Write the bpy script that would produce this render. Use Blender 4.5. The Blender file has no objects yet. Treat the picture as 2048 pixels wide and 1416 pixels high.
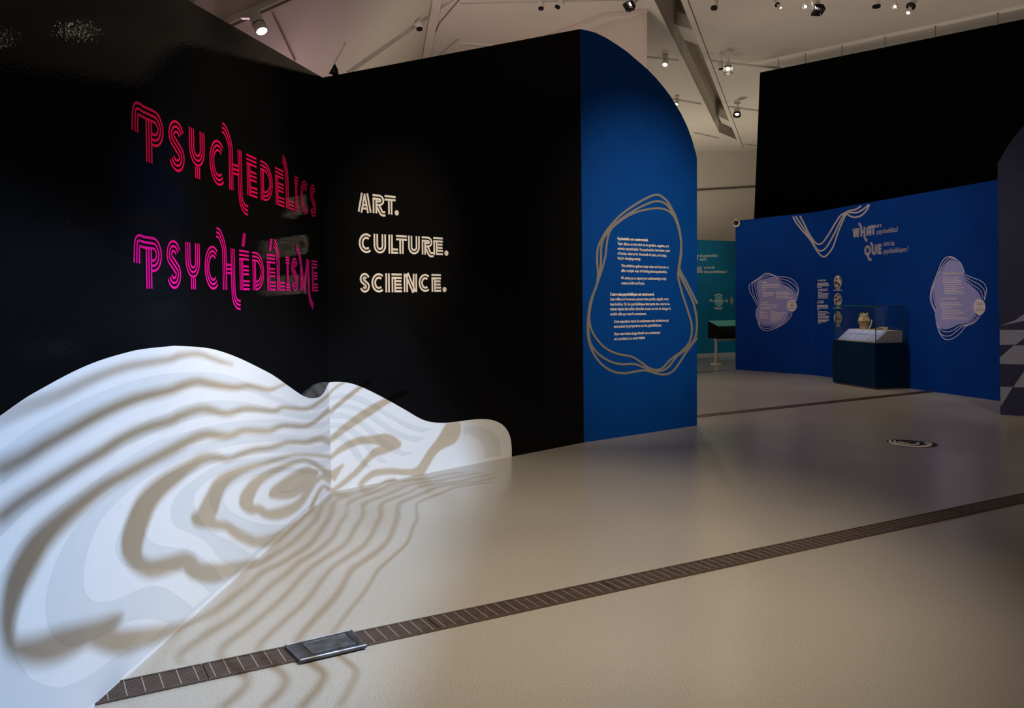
import bpy, bmesh, math, random
from mathutils import Vector, Matrix
from mathutils.geometry import tessellate_polygon
random.seed(7)
S = bpy.context.scene
COL = S.collection

# ------------------------------------------------------------------ camera
F, HOR, CX, EYE = 1680.0, 590.0, 1024.0, 1.5
cam = bpy.data.cameras.new('camera'); cam_o = bpy.data.objects.new('camera', cam); COL.objects.link(cam_o)
cam_o.location = (0, 0, EYE); cam_o.rotation_euler = (math.pi / 2, 0, 0)
cam.sensor_fit = 'HORIZONTAL'; cam.sensor_width = 36.0; cam.lens = 36.0 * F / 2048.0
cam.shift_y = -(708.0 - HOR) / 2048.0
cam.clip_start = 0.05; cam.clip_end = 200
S.camera = cam_o
S.view_settings.view_transform = 'Standard'; S.view_settings.look = 'None'
S.view_settings.gamma = 1.0; S.view_settings.use_curve_mapping = False
S.view_settings.exposure = 0.0

# ------------------------------------------------------------------ world: dim warm light of the rest of the gallery
world = bpy.data.worlds.new('gallery_air'); S.world = world; world.use_nodes = True
bg = world.node_tree.nodes['Background']
bg.inputs['Color'].default_value = (1.0, 0.83, 0.66, 1); bg.inputs['Strength'].default_value = 0.16

# ------------------------------------------------------------------ pixel helpers
def ray(px, py): return Vector(((px - CX) / F, 1.0, (HOR - py) / F))
CAM = Vector((0, 0, EYE))
def at(px, py, Y): return CAM + ray(px, py) * Y
def flo(px, py, z=0.0):
    return at(px, py, (EYE - z) * F / (py - HOR))
H = 6.3
def cei(px, py, z=H): return at(px, py, (z - EYE) * F / (HOR - py))

class Plane:
    def __init__(s, o, a, up):                 # o, a: two base points, up: a third point of the plane
        s.o = o; s.u = (a - o).normalized()
        s.n = (a - o).cross(up - o).normalized()
        if s.n.dot(CAM - o) < 0: s.n = -s.n
        s.v = (Vector((0, 0, 1)) - s.n * s.n.z).normalized()
        s.u = (s.u - s.v * s.u.dot(s.v)).normalized()
    def hit(s, px, py, off=0.0):
        r = ray(px, py); t = (s.o + s.n * off - CAM).dot(s.n) / r.dot(s.n); return CAM + r * t
    def d2(s, p): q = p - s.o; return (q.dot(s.u), q.dot(s.v))
    def uv(s, px, py): return s.d2(s.hit(px, py))
    def p3(s, uv, off=0.0): return s.o + s.u * uv[0] + s.v * uv[1] + s.n * off

def smooth(pts, closed=False, k=6):
    n = len(pts); out = []
    rng = range(n) if closed else range(n - 1)
    for i in rng:
        g = lambda j: pts[j % n] if closed else pts[min(max(j, 0), n - 1)]
        a, b, c, d = g(i - 1), g(i), g(i + 1), g(i + 2)
        for q in range(k):
            t = q / k
            out.append(tuple(0.5 * (2 * b[m] + (c[m] - a[m]) * t + (2 * a[m] - 5 * b[m] + 4 * c[m] - d[m]) * t * t
                                    + (3 * b[m] - a[m] - 3 * c[m] + d[m]) * t ** 3) for m in range(len(b))))
    if not closed: out.append(tuple(pts[-1]))
    return out

# ------------------------------------------------------------------ materials
MATS = {}
def srgb(r, g, b):
    f = lambda c: (c / 255 / 12.92) if c <= 10 else ((c / 255 + .055) / 1.055) ** 2.4
    return (f(r), f(g), f(b))
def mat(name, col, rough=.6, spec=.3, metal=0, var=.06, scale=8, bump=0, bscale=60, emit=None, estr=0, coat=0):
    if name in MATS: return MATS[name]
    m = bpy.data.materials.new(name); m.use_nodes = True; nt = m.node_tree; b = nt.nodes['Principled BSDF']
    tc = nt.nodes.new('ShaderNodeTexCoord')
    nz = nt.nodes.new('ShaderNodeTexNoise'); nz.inputs['Scale'].default_value = scale; nz.inputs['Detail'].default_value = 3
    nt.links.new(tc.outputs['Object'], nz.inputs['Vector'])
    rp = nt.nodes.new('ShaderNodeValToRGB')
    rp.color_ramp.elements[0].position = .3; rp.color_ramp.elements[1].position = .7
    rp.color_ramp.elements[0].color = (*[c * (1 - var) for c in col], 1)
    rp.color_ramp.elements[1].color = (*[min(1, c * (1 + var)) for c in col], 1)
    nt.links.new(nz.outputs['Fac'], rp.inputs['Fac']); nt.links.new(rp.outputs['Color'], b.inputs['Base Color'])
    b.inputs['Roughness'].default_value = rough; b.inputs['Specular IOR Level'].default_value = spec
    b.inputs['Metallic'].default_value = metal; b.inputs['Coat Weight'].default_value = coat
    if bump:
        n2 = nt.nodes.new('ShaderNodeTexNoise'); n2.inputs['Scale'].default_value = bscale; n2.inputs['Detail'].default_value = 2
        nt.links.new(tc.outputs['Object'], n2.inputs['Vector'])
        bp = nt.nodes.new('ShaderNodeBump'); bp.inputs['Strength'].default_value = bump; bp.inputs['Distance'].default_value = .01
        nt.links.new(n2.outputs['Fac'], bp.inputs['Height']); nt.links.new(bp.outputs['Normal'], b.inputs['Normal'])
    if emit:
        b.inputs['Emission Color'].default_value = (*emit, 1); b.inputs['Emission Strength'].default_value = estr
    MATS[name] = m; return m

M_black = mat('black_gloss_vinyl', (.005, .005, .0056), rough=.03, spec=.05, bump=.03, bscale=70)
M_blackmatte = mat('black_matte', (.006, .006, .006), rough=.7, spec=.2)
M_curtain = mat('black_curtain', (.0022, .002, .0018), rough=.95, spec=.02, var=.4)
M_blue = mat('blue_paint', (.0006, .056, .30), rough=.65, spec=.08, var=.05, scale=3)
M_blue2 = mat('blue_paint_wall', (.0006, .042, .27), rough=.65, spec=.08, var=.08, scale=2)
M_navy = mat('navy_paint', (.001, .018, .052), rough=.5, spec=.1)
M_slate = mat('slate_print', (.040, .046, .10), rough=.6, spec=.2)
M_slate2 = mat('slate_print_tile', (.34, .37, .48), rough=.6, spec=.2, var=.2, scale=120)
M_teal = mat('teal_paint', (.001, .15, .30), rough=.55, spec=.2, var=.1, scale=1.5)
M_white = mat('white_vinyl', (.82, .83, .84), rough=.5, spec=.25, var=.01)
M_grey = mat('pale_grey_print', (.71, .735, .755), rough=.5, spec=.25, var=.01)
M_ceil = mat('ceiling_paint', (.66, .62, .56), rough=.85, spec=.1, var=.03, scale=.7)
M_wallw = mat('white_wall_paint', (.66, .62, .55), rough=.8, spec=.1, var=.03, scale=.7)
M_line = mat('seam_dark', (.1, .085, .07), rough=.8)
M_pink1 = mat('crimson_vinyl', (.90, .002, .12), rough=.45, spec=.25, var=.05)
M_pink2 = mat('magenta_vinyl', (.90, .004, .36), rough=.45, spec=.25, var=.05)
M_letter = mat('cream_vinyl', (.85, .80, .74), rough=.5, spec=.25, var=.02)
M_taupe = mat('taupe_vinyl', (.225, .215, .20), rough=.5, spec=.25, var=.03)
M_taupe2 = mat('taupe_grey_vinyl', (.50, .49, .50), rough=.5, spec=.25, var=.03)
M_text = mat('white_text_vinyl', (.85, .84, .8), rough=.5, spec=.2, var=.02)
M_lav = mat('lavender_print', (.33, .35, .72), rough=.55, spec=.2, var=.03)
M_lavline = mat('lavender_line', (.66, .65, .95), rough=.55, spec=.2, var=.03)
M_disc = mat('pale_disc', (.74, .70, .72), rough=.55, spec=.2, var=.03)
M_whitemetal = mat('white_metal', (.70, .68, .63), rough=.45, spec=.4, var=.02)
M_chrome = mat('chrome', (.75, .75, .75), rough=.12, metal=1, var=.02)
M_steel = mat('dark_steel', (.12, .125, .14), rough=.4, metal=.7, var=.35, scale=14)
M_bronze = mat('bronze_grate', (.125, .090, .075), rough=.5, metal=.3, var=.15, scale=20)
M_bronze_l = mat('light_grate_bar', (.40, .33, .30), rough=.5, metal=.2)
M_channel = mat('drain_channel_dark', (.030, .020, .015), rough=.8)
M_lamp = mat('lamp_glow', (1, .9, .75), rough=.5, emit=(1, .86, .66), estr=120)
M_lampsoft = mat('lamp_glow_soft', (1, .9, .75), rough=.5, emit=(1, .88, .78), estr=4)
M_vase = mat('ochre_clay', (.42, .30, .17), rough=.6, spec=.3, var=.45, scale=25, bump=.2, bscale=90)
M_bone = mat('bone', (.62, .52, .34), rough=.5, var=.15, scale=30)
M_board = mat('board_offwhite', (.62, .54, .43), rough=.6, var=.02)
M_label = mat('label_lavender', (.40, .44, .78), rough=.55, var=.03)
M_labelline = mat('label_line', (.75, .75, .92), rough=.55, var=.02)
M_tealsign = mat('teal_sign', (.09, .58, .54), rough=.5, var=.15, scale=14)

def floor_material():
    m = bpy.data.materials.new('polished_terrazzo'); m.use_nodes = True; nt = m.node_tree; b = nt.nodes['Principled BSDF']
    tc = nt.nodes.new('ShaderNodeTexCoord')
    def noise(sc, det):
        n = nt.nodes.new('ShaderNodeTexNoise'); n.inputs['Scale'].default_value = sc; n.inputs['Detail'].default_value = det
        nt.links.new(tc.outputs['Object'], n.inputs['Vector']); return n
    r1 = nt.nodes.new('ShaderNodeValToRGB'); r1.color_ramp.elements[0].position = .25; r1.color_ramp.elements[1].position = .75
    r1.color_ramp.elements[0].color = (.425, .395, .34, 1); r1.color_ramp.elements[1].color = (.48, .45, .39, 1)
    nt.links.new(noise(.8, 1).outputs['Fac'], r1.inputs['Fac'])
    r2 = nt.nodes.new('ShaderNodeValToRGB'); r2.color_ramp.elements[0].position = .36; r2.color_ramp.elements[1].position = .62
    r2.color_ramp.elements[0].color = (.86, .855, .85, 1); r2.color_ramp.elements[1].color = (1.05, 1.05, 1.05, 1)
    nt.links.new(noise(130, 1).outputs['Fac'], r2.inputs['Fac'])
    mx = nt.nodes.new('ShaderNodeMix'); mx.data_type = 'RGBA'; mx.blend_type = 'MULTIPLY'; mx.inputs['Factor'].default_value = .9
    nt.links.new(r1.outputs['Color'], mx.inputs['A']); nt.links.new(r2.outputs['Color'], mx.inputs['B'])
    nt.links.new(mx.outputs['Result'], b.inputs['Base Color'])
    r3 = nt.nodes.new('ShaderNodeMapRange'); r3.inputs['To Min'].default_value = .20; r3.inputs['To Max'].default_value = .25
    nt.links.new(noise(.7, 0).outputs['Fac'], r3.inputs['Value']); nt.links.new(r3.outputs['Result'], b.inputs['Roughness'])
    b.inputs['Specular IOR Level'].default_value = .5
    return m
M_floor = floor_material()

def glass_material():
    m = bpy.data.materials.new('clear_glass'); m.use_nodes = True; nt = m.node_tree
    nt.nodes.remove(nt.nodes['Principled BSDF']); out = nt.nodes['Material Output']
    lw = nt.nodes.new('ShaderNodeLayerWeight'); pw = nt.nodes.new('ShaderNodeMath'); pw.operation = 'POWER'; pw.inputs[1].default_value = 4.0
    fr = nt.nodes.new('ShaderNodeMapRange'); fr.inputs['To Min'].default_value = .025; fr.inputs['To Max'].default_value = .6
    nt.links.new(lw.outputs['Facing'], pw.inputs[0]); nt.links.new(pw.outputs[0], fr.inputs['Value'])
    nz = nt.nodes.new('ShaderNodeTexNoise'); nz.inputs['Scale'].default_value = 2
    tr = nt.nodes.new('ShaderNodeBsdfTransparent'); tr.inputs['Color'].default_value = (.93, .96, .96, 1)
    gl = nt.nodes.new('ShaderNodeBsdfGlossy'); gl.inputs['Roughness'].default_value = .03
    mr = nt.nodes.new('ShaderNodeMapRange'); mr.inputs['To Min'].default_value = .01; mr.inputs['To Max'].default_value = .04
    nt.links.new(nz.outputs['Fac'], mr.inputs['Value']); nt.links.new(mr.outputs['Result'], gl.inputs['Roughness'])
    mx = nt.nodes.new('ShaderNodeMixShader')
    nt.links.new(fr.outputs['Result'], mx.inputs['Fac']); nt.links.new(tr.outputs['BSDF'], mx.inputs[1]); nt.links.new(gl.outputs['BSDF'], mx.inputs[2])
    nt.links.new(mx.outputs['Shader'], out.inputs['Surface'])
    return m
M_glass = glass_material()
M_glassedge = mat('glass_edge_green', (.02, .11, .095), rough=.2, spec=.5)

# ------------------------------------------------------------------ object helpers
def tag(o, label, cat, group=None, kind=None):
    o['label'] = label; o['category'] = cat
    if group: o['group'] = group
    if kind: o['kind'] = kind
    return o
def obj(name, vf, m, parent=None):
    me = bpy.data.meshes.new(name); me.from_pydata([tuple(v) for v in vf[0]], [], vf[1]); me.validate(); me.update()
    me.materials.append(m); o = bpy.data.objects.new(name, me); COL.objects.link(o)
    if parent is not None:
        o.parent = parent; o.matrix_parent_inverse = Matrix.Translation(-Vector(parent.location)) if parent.type == 'EMPTY' else Matrix()
    return o
def thing(name, label, cat, loc=(0, 0, 0), group=None):
    o = bpy.data.objects.new(name, None); o.empty_display_size = .1; o.location = loc; COL.objects.link(o)
    return tag(o, label, cat, group)
def join(*parts):
    V, Fc = [], []
    for v, f in parts:
        k = len(V); V += list(v); Fc += [tuple(i + k for i in q) for q in f]
    return V, Fc
def smooth_shade(o):
    for p in o.data.polygons: p.use_smooth = True
    return o
def box(c, ax, ay, az):                        # centre and three half-axis vectors
    c, ax, ay, az = Vector(c), Vector(ax), Vector(ay), Vector(az); v = []
    for i in (-1, 1):
        for j in (-1, 1):
            for k in (-1, 1): v.append(c + ax * i + ay * j + az * k)
    return v, [(0, 1, 3, 2), (4, 6, 7, 5), (0, 4, 5, 1), (2, 3, 7, 6), (0, 2, 6, 4), (1, 5, 7, 3)]
def abox(x0, x1, y0, y1, z0, z1):
    return box(((x0 + x1) / 2, (y0 + y1) / 2, (z0 + z1) / 2), ((x1 - x0) / 2, 0, 0), (0, (y1 - y0) / 2, 0), (0, 0, (z1 - z0) / 2))
def bar(a, b, w, h, up=(0, 0, 1)):
    a, b = Vector(a), Vector(b); d = b - a; s = d.cross(Vector(up)).normalized(); t = s.cross(d).normalized()
    return box((a + b) / 2, d / 2, s * (w / 2), t * (h / 2))
def frame_of(d):
    d = Vector(d).normalized(); s = d.cross(Vector((0, 0, 1)))
    if s.length < 1e-4: s = Vector((1, 0, 0))
    s.normalize(); return d, s, s.cross(d).normalized()
def lathe(o, axis, prof, n=20, cap0=True, cap1=True):   # prof: (radius, distance along axis)
    d, s, t = frame_of(axis); o = Vector(o); V, Fc = [], []
    for r, h in prof:
        for i in range(n):
            a = 2 * math.pi * i / n; V.append(o + d * h + (s * math.cos(a) + t * math.sin(a)) * r)
    for k in range(len(prof) - 1):
        for i in range(n):
            j = (i + 1) % n; Fc.append((k * n + i, k * n + j, (k + 1) * n + j, (k + 1) * n + i))
    if cap0: Fc.append(tuple(range(n))[::-1])
    if cap1: Fc.append(tuple(range((len(prof) - 1) * n, len(prof) * n)))
    return V, Fc
def tube(pts, r, n=8):
    pts = [Vector(p) for p in pts]; V, Fc = [], []
    for i, p in enumerate(pts):
        d = (pts[min(i + 1, len(pts) - 1)] - pts[max(i - 1, 0)]); _, s, t = frame_of(d)
        rr = r[i] if isinstance(r, (list, tuple)) else r
        for q in range(n):
            a = 2 * math.pi * q / n; V.append(p + (s * math.cos(a) + t * math.sin(a)) * rr)
    for i in range(len(pts) - 1):
        for q in range(n):
            w = (q + 1) % n; Fc.append((i * n + q, i * n + w, (i + 1) * n + w, (i + 1) * n + q))
    Fc += [tuple(range(n))[::-1], tuple(range((len(pts) - 1) * n, len(pts) * n))]
    return V, Fc
def slab(poly3, back):                         # prism: front polygon and a vector to its back
    n = len(poly3); tri = tessellate_polygon([[Vector(p) for p in poly3]]); back = Vector(back)
    V = [Vector(p) for p in poly3] + [Vector(p) + back for p in poly3]
    Fc = [tuple(t) for t in tri] + [tuple(i + n for i in t[::-1]) for t in tri]
    Fc += [(i, (i + 1) % n, n + (i + 1) % n, n + i) for i in range(n)]
    return V, Fc
def fill2(pl, uvs, off):
    tri = tessellate_polygon([[Vector((a, b, 0)) for a, b in uvs]])
    return [pl.p3(q, off) for q in uvs], [tuple(t) for t in tri]
def fill_px(pl, pts, off=.002, sm=True, k=5):
    pts = smooth(pts, True, k) if sm else pts
    return fill2(pl, [pl.uv(*p) for p in pts], off)
def strip2(pts, closed=False):                 # pts (x, y, w) -> left and right edges
    n = len(pts); L, R = [], []
    for i in range(n):
        a = pts[i - 1] if (closed or i > 0) else pts[i]; b = pts[(i + 1) % n] if (closed or i < n - 1) else pts[i]
        dx, dy = b[0] - a[0], b[1] - a[1]; l = math.hypot(dx, dy) or 1
        nx, ny = -dy / l, dx / l; w = pts[i][2] / 2
        L.append((pts[i][0] + nx * w, pts[i][1] + ny * w)); R.append((pts[i][0] - nx * w, pts[i][1] - ny * w))
    return L, R
def strip_faces(n, closed):
    return [(i, (i + 1) % n, n + (i + 1) % n, n + i) for i in range(n if closed else n - 1)]
def strip_px(pl, pts, w=None, off=.002, closed=False, k=5):
    pts = smooth([p if len(p) == 3 else (p[0], p[1], w) for p in pts], closed, k)
    L, R = strip2(pts, closed)
    return [pl.hit(*q, off) for q in L + R], strip_faces(len(pts), closed)
def strip_uv(pl, pts, w, off=.002):
    L, R = strip2([(p[0], p[1], w) for p in pts]); return [pl.p3(q, off) for q in L + R], strip_faces(len(pts), False)
def zpx(ox, oy, s, pts):                       # coordinates read in an enlarged crop back to photograph pixels
    return [(ox + p[0] / s, oy + p[1] / s) + tuple(q / s for q in p[2:]) for p in pts]

# ------------------------------------------------------------------ wall planes
C0 = flo(661.5, 984); L1 = flo(184, 1416); P1 = flo(1168, 885); P2 = flo(1394, 851)
CT = at(645, 155, C0.y)
PLL = Plane(C0, L1, CT); PLM = Plane(C0, P1, CT)
PT = PLM.hit(1160, 58); PLB = Plane(P1, P2, PT)
B0 = flo(1471, 739); B1 = flo(1628, 750.2); B2 = flo(1999, 802)
Z1 = Vector((0, 0, 1))
PR1 = Plane(B0, B1, B0 + Z1); PR2 = Plane(B1, B2, B1 + Z1)
G0 = flo(2000.7, 829); G1 = flo(2048, 832); PG = Plane(G0, G1, G0 + Z1)
T0 = flo(1340, 710); T1 = flo(1468, 704.5); PT_ = Plane(T0, T1, T0 + Z1)

# ------------------------------------------------------------------ lights
def spot(name, loc, aim, power, ang, blend=.6, col=(1, .82, .62), r=.05):
    l = bpy.data.lights.new(name, 'SPOT'); l.energy = power; l.spot_size = math.radians(ang); l.spot_blend = blend
    l.color = col; l.shadow_soft_size = r
    o = bpy.data.objects.new(name, l); COL.objects.link(o); o.location = loc
    o.rotation_euler = (Vector(aim) - Vector(loc)).to_track_quat('-Z', 'Y').to_euler(); return o
WARM = (1, .85, .66)
spot('floor_wash', (1.6, 1.6, 5.9), (-.1, 5.0, 0), 1420, 53, 1, WARM, .12)
spot('floor_wash_side', (3.4, 5.0, 5.9), (2.0, 8.0, 0), 45, 70, 1, WARM, .12)
spot('title_wash', (3.2, 4.2, 5.6), (-1.4, 4.6, 2.1), 560, 24, .9, WARM, .05)
spot('subtitle_wash', (3.0, 3.4, 5.6), (-.9, 6.9, 2.0), 1100, 15, .9, WARM, .05)
spot('panel_wash', (5.0, 4.6, 5.8), (1.45, 9.1, 1.85), 1400, 31, 1, WARM, .05)
spot('right_wall_wash', (2.6, 12.4, 6.0), (6.2, 14.0, 1.6), 230, 50, 1, (1, .89, .78), .05)
spot('right_wall_wash_far', (2.4, 13.0, 6.0), (5.0, 16.4, 1.5), 120, 40, 1, (1, .89, .78), .05)
spot('right_wall_wash_near', (3.4, 10.0, 6.0), (6.8, 12.2, 1.6), 165, 40, 1, (1, .89, .78), .05)
spot('case_light', (4.4, 12.6, 6.0), (5.95, 13.95, .9), 440, 12, .8, WARM, .05)
spot('teal_wash', (4.6, 17.4, 6.0), (4.9, 21.3, 1.4), 360, 40, 1, WARM, .05)
spot('back_floor_wash', (3.0, 17.0, 6.0), (3.4, 12.4, 0), 420, 66, 1, WARM, .1)
spot('checker_wash', (5.0, 6.0, 5.9), (6.6, 10.3, 1.2), 210, 36, 1, WARM, .05)
# added fill spots, unseen and without fixtures, aimed up to brighten the ceiling
FILL_COL = (1, .86, .68)
for nm, loc, aim, pw in (('added_fill_behind_title_wall', (-3.4, 10.5, 1.2), (-1.5, 11.5, 6), 120), ('added_fill_behind_panel', (1.0, 12.0, 1.2), (1.2, 14.5, 6), 215),
                         ('added_fill_behind_curtain', (9.5, 19.0, 1.2), (7.0, 18.0, 6), 200), ('added_fill_behind_teal_wall', (4.5, 24.0, 1.2), (4.6, 23.5, 6), 520),
                         ('added_fill_behind_camera', (1.0, -2.5, 1.2), (1.5, -1.5, 6), 130), ('added_fill_behind_blue_wall', (8.3, 12.5, 1.2), (7.0, 11.5, 6), 190)):
    spot(nm, loc, aim, pw, 150, .8, FILL_COL, .25)
spot('added_fill_by_pillar', (2.95, 15.8, .8), (3.3, 16.6, 6), 90, 120, .9, FILL_COL, .25)  # one more added fill spot, lifts the dark ceiling beside the pillar
pk = bpy.data.lights.new('pink_glow', 'POINT'); pk.energy = 130; pk.color = (1, .55, .72); pk.shadow_soft_size = .3
pko = bpy.data.objects.new('pink_glow', pk); COL.objects.link(pko); pko.location = (-3.2, 9.5, 2.6)
# ------------------------------------------------------------------ structure
def struct(name, vf, m, label, cat, parent=None):
    o = obj(name, vf, m, parent); o['kind'] = 'structure'; o['label'] = label; o['category'] = cat; return o
struct('floor', ([(-14, -4, 0), (16, -4, 0), (16, 30, 0), (-14, 30, 0)], [(0, 1, 2, 3)]), M_floor,
       'polished beige speckled concrete gallery floor', 'floor')
# left black wall: ends in a narrow facet close to the frame edge
LE = C0 + (L1 - C0).normalized() * 7.6
LB = PLL.hit(375, 0)
slopeT = (LB - CT) / (CT - LB).length
topE = PLL.p3((PLL.d2(LE)[0], CT.z + (LB.z - CT.z) / (LB - CT).length * 7.6))
struct('wall_left', slab([LE, C0, CT, topE], -PLL.n * .12), M_black, 'glossy black exhibition wall with the pink title words', 'wall')
struct('wall_middle', slab([C0, P1, PT, CT], -PLM.n * .12), M_black, 'glossy black exhibition wall reading ART CULTURE SCIENCE', 'wall')
arc = [(1160, 58), (1175, 61), (1191.4, 65.6), (1213, 76), (1235, 90), (1255, 104), (1273.5, 120), (1295, 138.5), (1312, 156), (1328, 175), (1340, 191), (1350, 206.5), (1363, 229),
       (1374.6, 253), (1384, 279), (1392.4, 309), (1394, 318)]
struct('wall_middle_blue', slab([P1, P2] + [PLB.hit(*p) for p in arc[::-1]], -PLB.n * .10), M_blue,
       'tall blue panel with a quarter-round top corner and ringed text', 'wall')
def up(p, z): return Vector((p.x, p.y, z))
b0t, b1t, b2t = PR1.hit(1468, 442).z, 3.05, PR2.hit(1994, 360).z
struct('wall_right_far', slab([B0, B1, up(B1, b1t), up(B0, b0t)], -PR1.n * .12), M_blue2, 'blue wall section beside the gap with the dome camera', 'wall')
B3 = B2 + (B2 - B1).normalized() * 1.2
struct('wall_right', slab([B1, B3, up(B3, b2t + .03), up(B1, b1t)], -PR2.n * .12), M_blue2, 'long blue wall behind the glass display case', 'wall')
G2 = G0 + (G1 - G0).normalized() * 1.75
gtop = [(1995, 328), (2003, 313), (2013, 296), (2025, 278), (2037, 263), (2048, 251)]
gp = [PG.hit(*p) for p in gtop]
gu = (G1 - G0).normalized()
gp += [gp[-1] + gu * .25 + Vector((0, 0, .27)), gp[-1] + gu * .6 + Vector((0, 0, .5)), gp[-1] + gu * 1.0 + Vector((0, 0, .62)), up(G2, gp[-1].z + .66)]
struct('wall_right_end', slab([G0, G2] + gp[::-1], -PG.n * .10), M_slate, 'dark slate panel with a curved top and checkered print', 'wall')
T2 = T0 + (T1 - T0).normalized() * 4.5; T00 = T0 - (T1 - T0).normalized() * 2.5
tz = PT_.hit(1430, 481).z
struct('wall_back_teal', slab([T00, T2, up(T2, tz), up(T00, tz)], -PT_.n * .12), M_teal, 'teal exhibition wall seen through the gap', 'wall')
struct('wall_back', abox(-14, 16, 28, 28.2, 0, 7.2), M_wallw, 'high white gallery wall far behind the teal wall', 'wall')
struct('wall_side', abox(15.8, 16, -4, 28, 0, 7), M_wallw, 'white outer gallery wall behind the curtain', 'wall')
# ceiling with a diagonal light slot
sl = lambda y: 2.327 + .3415 * (y - 13.67)
sr = lambda y: 2.755 + .3415 * (y - 13.67)
Ls, Rs = Vector((sl(24.79), 24.79, H)), Vector((sr(26.0), 26.0, H))
struct('ceiling', ([(-14, -4, H), (sl(-4), -4, H), Ls, (-14, 30, H), (sr(-4), -4, H), (16, -4, H), (16, 30, H), Rs],
                   [(0, 3, 2, 1), (4, 7, 2, 3, 6, 5)]), M_ceil, 'white gallery ceiling with a diagonal recessed slot', 'ceiling')
SD = .75
a0, a1 = Vector((sl(-4), -4, H)), Vector((sr(-4), -4, H)); upv = Vector((0, 0, SD))
struct('ceiling_slot', ([a0, Ls, Ls + upv, a0 + upv, a1, Rs, Rs + upv, a1 + upv],
                        [(0, 1, 2, 3), (4, 7, 6, 5), (1, 5, 6, 2), (2, 6, 7, 3), (0, 3, 7, 4)]), M_ceil, 'deep recessed slot running diagonally through the ceiling', 'ceiling')
sd = Vector((.3415, 1, 0)).normalized(); sn = Vector((sd.y, -sd.x, 0))
for i, (s0, s1, sg) in enumerate(((a0, Ls + sd * .1, -1), (a1, Rs + sd * 1.4, 1))):
    struct('trim_%d' % (i + 1), bar(s0 + sn * sg * .05 + Vector((0, 0, -.012)), s1 + sn * sg * .05 + Vector((0, 0, -.012)), .10, .024), M_ceil,
           ('white border strip along the slot edge by the pillar', 'white border strip along the slot edge by the curtain')[i], 'trim')
    struct('trim_%d' % (i + 5), bar(s0 + sn * sg * .105 + Vector((0, 0, -.003)), s1 + sn * sg * .105 + Vector((0, 0, -.003)), .008, .006), M_line,
           ('thin dark line outside the slot border by the pillar', 'thin dark line outside the slot border by the curtain')[i], 'trim')
for i, (px, py) in enumerate(((1363, 108), (1442, 264))):
    q = cei(px, py, H); yy = q.y
    A = Vector((sl(yy), yy, H + .30)); Bv = Vector((sr(yy - .6), yy - .6, H + .02))
    struct('beam_%d' % (i + 1), slab([A, Vector((sl(yy - .9), yy - .9, H + .30)), Vector((sr(yy - 1.5), yy - 1.5, H)), Vector((sr(yy - .6), yy - .6, H))], (0, 0, .25)), M_ceil,
           ('cross tie inside the ceiling slot near the barn door lamp', 'cross tie at the end of the ceiling slot')[i], 'beam')
# sloping left facet of the ceiling
FA, FB, FC = at(449, 44.5, 6.8), cei(865, 0), cei(845, 115)
PF = Plane(FA, FB, FC)
FB2 = FB + (FB - FC) * 2.2; FC2 = FC + (FC - FB) * 2.6
low = PF.v * -9
struct('ceiling_left', ([FB2, FC2, FC2 + low, FB2 + low], [(0, 1, 2, 3)]), M_ceil, 'sloping white ceiling facet above the black title wall', 'ceiling')
struct('trim_3', bar(FB2 + Vector((.07, 0, -.02)), FC2 + Vector((.07, 0, -.02)), .15, .05), M_ceil, 'pale fold strip where the sloping facet meets the ceiling', 'trim')
# white pillar volume touching the ceiling
q0, q1, q2 = cei(1295, 17), cei(1208, 26), cei(1080, 75)
f0, f1 = Vector((q0.x, q0.y + .06, 0)), Vector((1.22, 15.1, 0))
f2 = f1 + (f1 - f0) * 1.6
foot = [f2, f1, Vector((1.75, 14.52, 0)), Vector((2.06, 14.24, 0)), Vector((2.20, 14.15, 0)), Vector((q0.x, q0.y + .05, 0)), Vector((q0.x, 17.2, 0)), Vector((-.5, 18.5, 0))]
struct('pillar', slab([Vector((p.x, p.y, 2.2)) for p in foot], (0, 0, H - 2.2)), M_wallw, 'white pillar volume rising behind the blue panel', 'pillar')
struct('trim_4', slab([Vector((p.x, p.y, H - .004)) for p in (q0, q1, q2, Vector((f2.x, f2.y, 0)), f1, Vector((1.75, 14.5, 0)))], (0, 0, -.07)), M_ceil,
       'thin soffit wedge where the pillar meets the ceiling', 'trim')
# curtain and its hooks
K0, K1 = at(1520, 145, 17.4), at(2048, 38, 14.03)
kd = (K1 - K0); kl = kd.length; kd.normalize(); kn = Vector((-kd.y, kd.x, 0)); kn = kn if kn.dot(CAM - K0) > 0 else -kn
V, Fc = [], []; N = 420; ext = kl + 1.5
for i in range(N + 1):
    s = ext * i / N
    w = .022 * math.sin(s * 21 + 1.3 * math.sin(s * 3.1)) + .012 * math.sin(s * 47)
    p = K0 + kd * s + kn * w; pt_ = K0 + kd * s + kn * w * .15
    V += [Vector((pt_.x, pt_.y, K0.z)), Vector((p.x - kd.x * .26 * max(0, 1 - i / 60), p.y - kd.y * .26 * max(0, 1 - i / 60), .3))]
Fc = [(2 * i, 2 * i + 2, 2 * i + 3, 2 * i + 1) for i in range(N)]
cur = tag(smooth_shade(obj('curtain', (V, Fc), M_curtain)), 'tall black curtain hanging from the ceiling above the blue wall', 'curtain')
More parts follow.
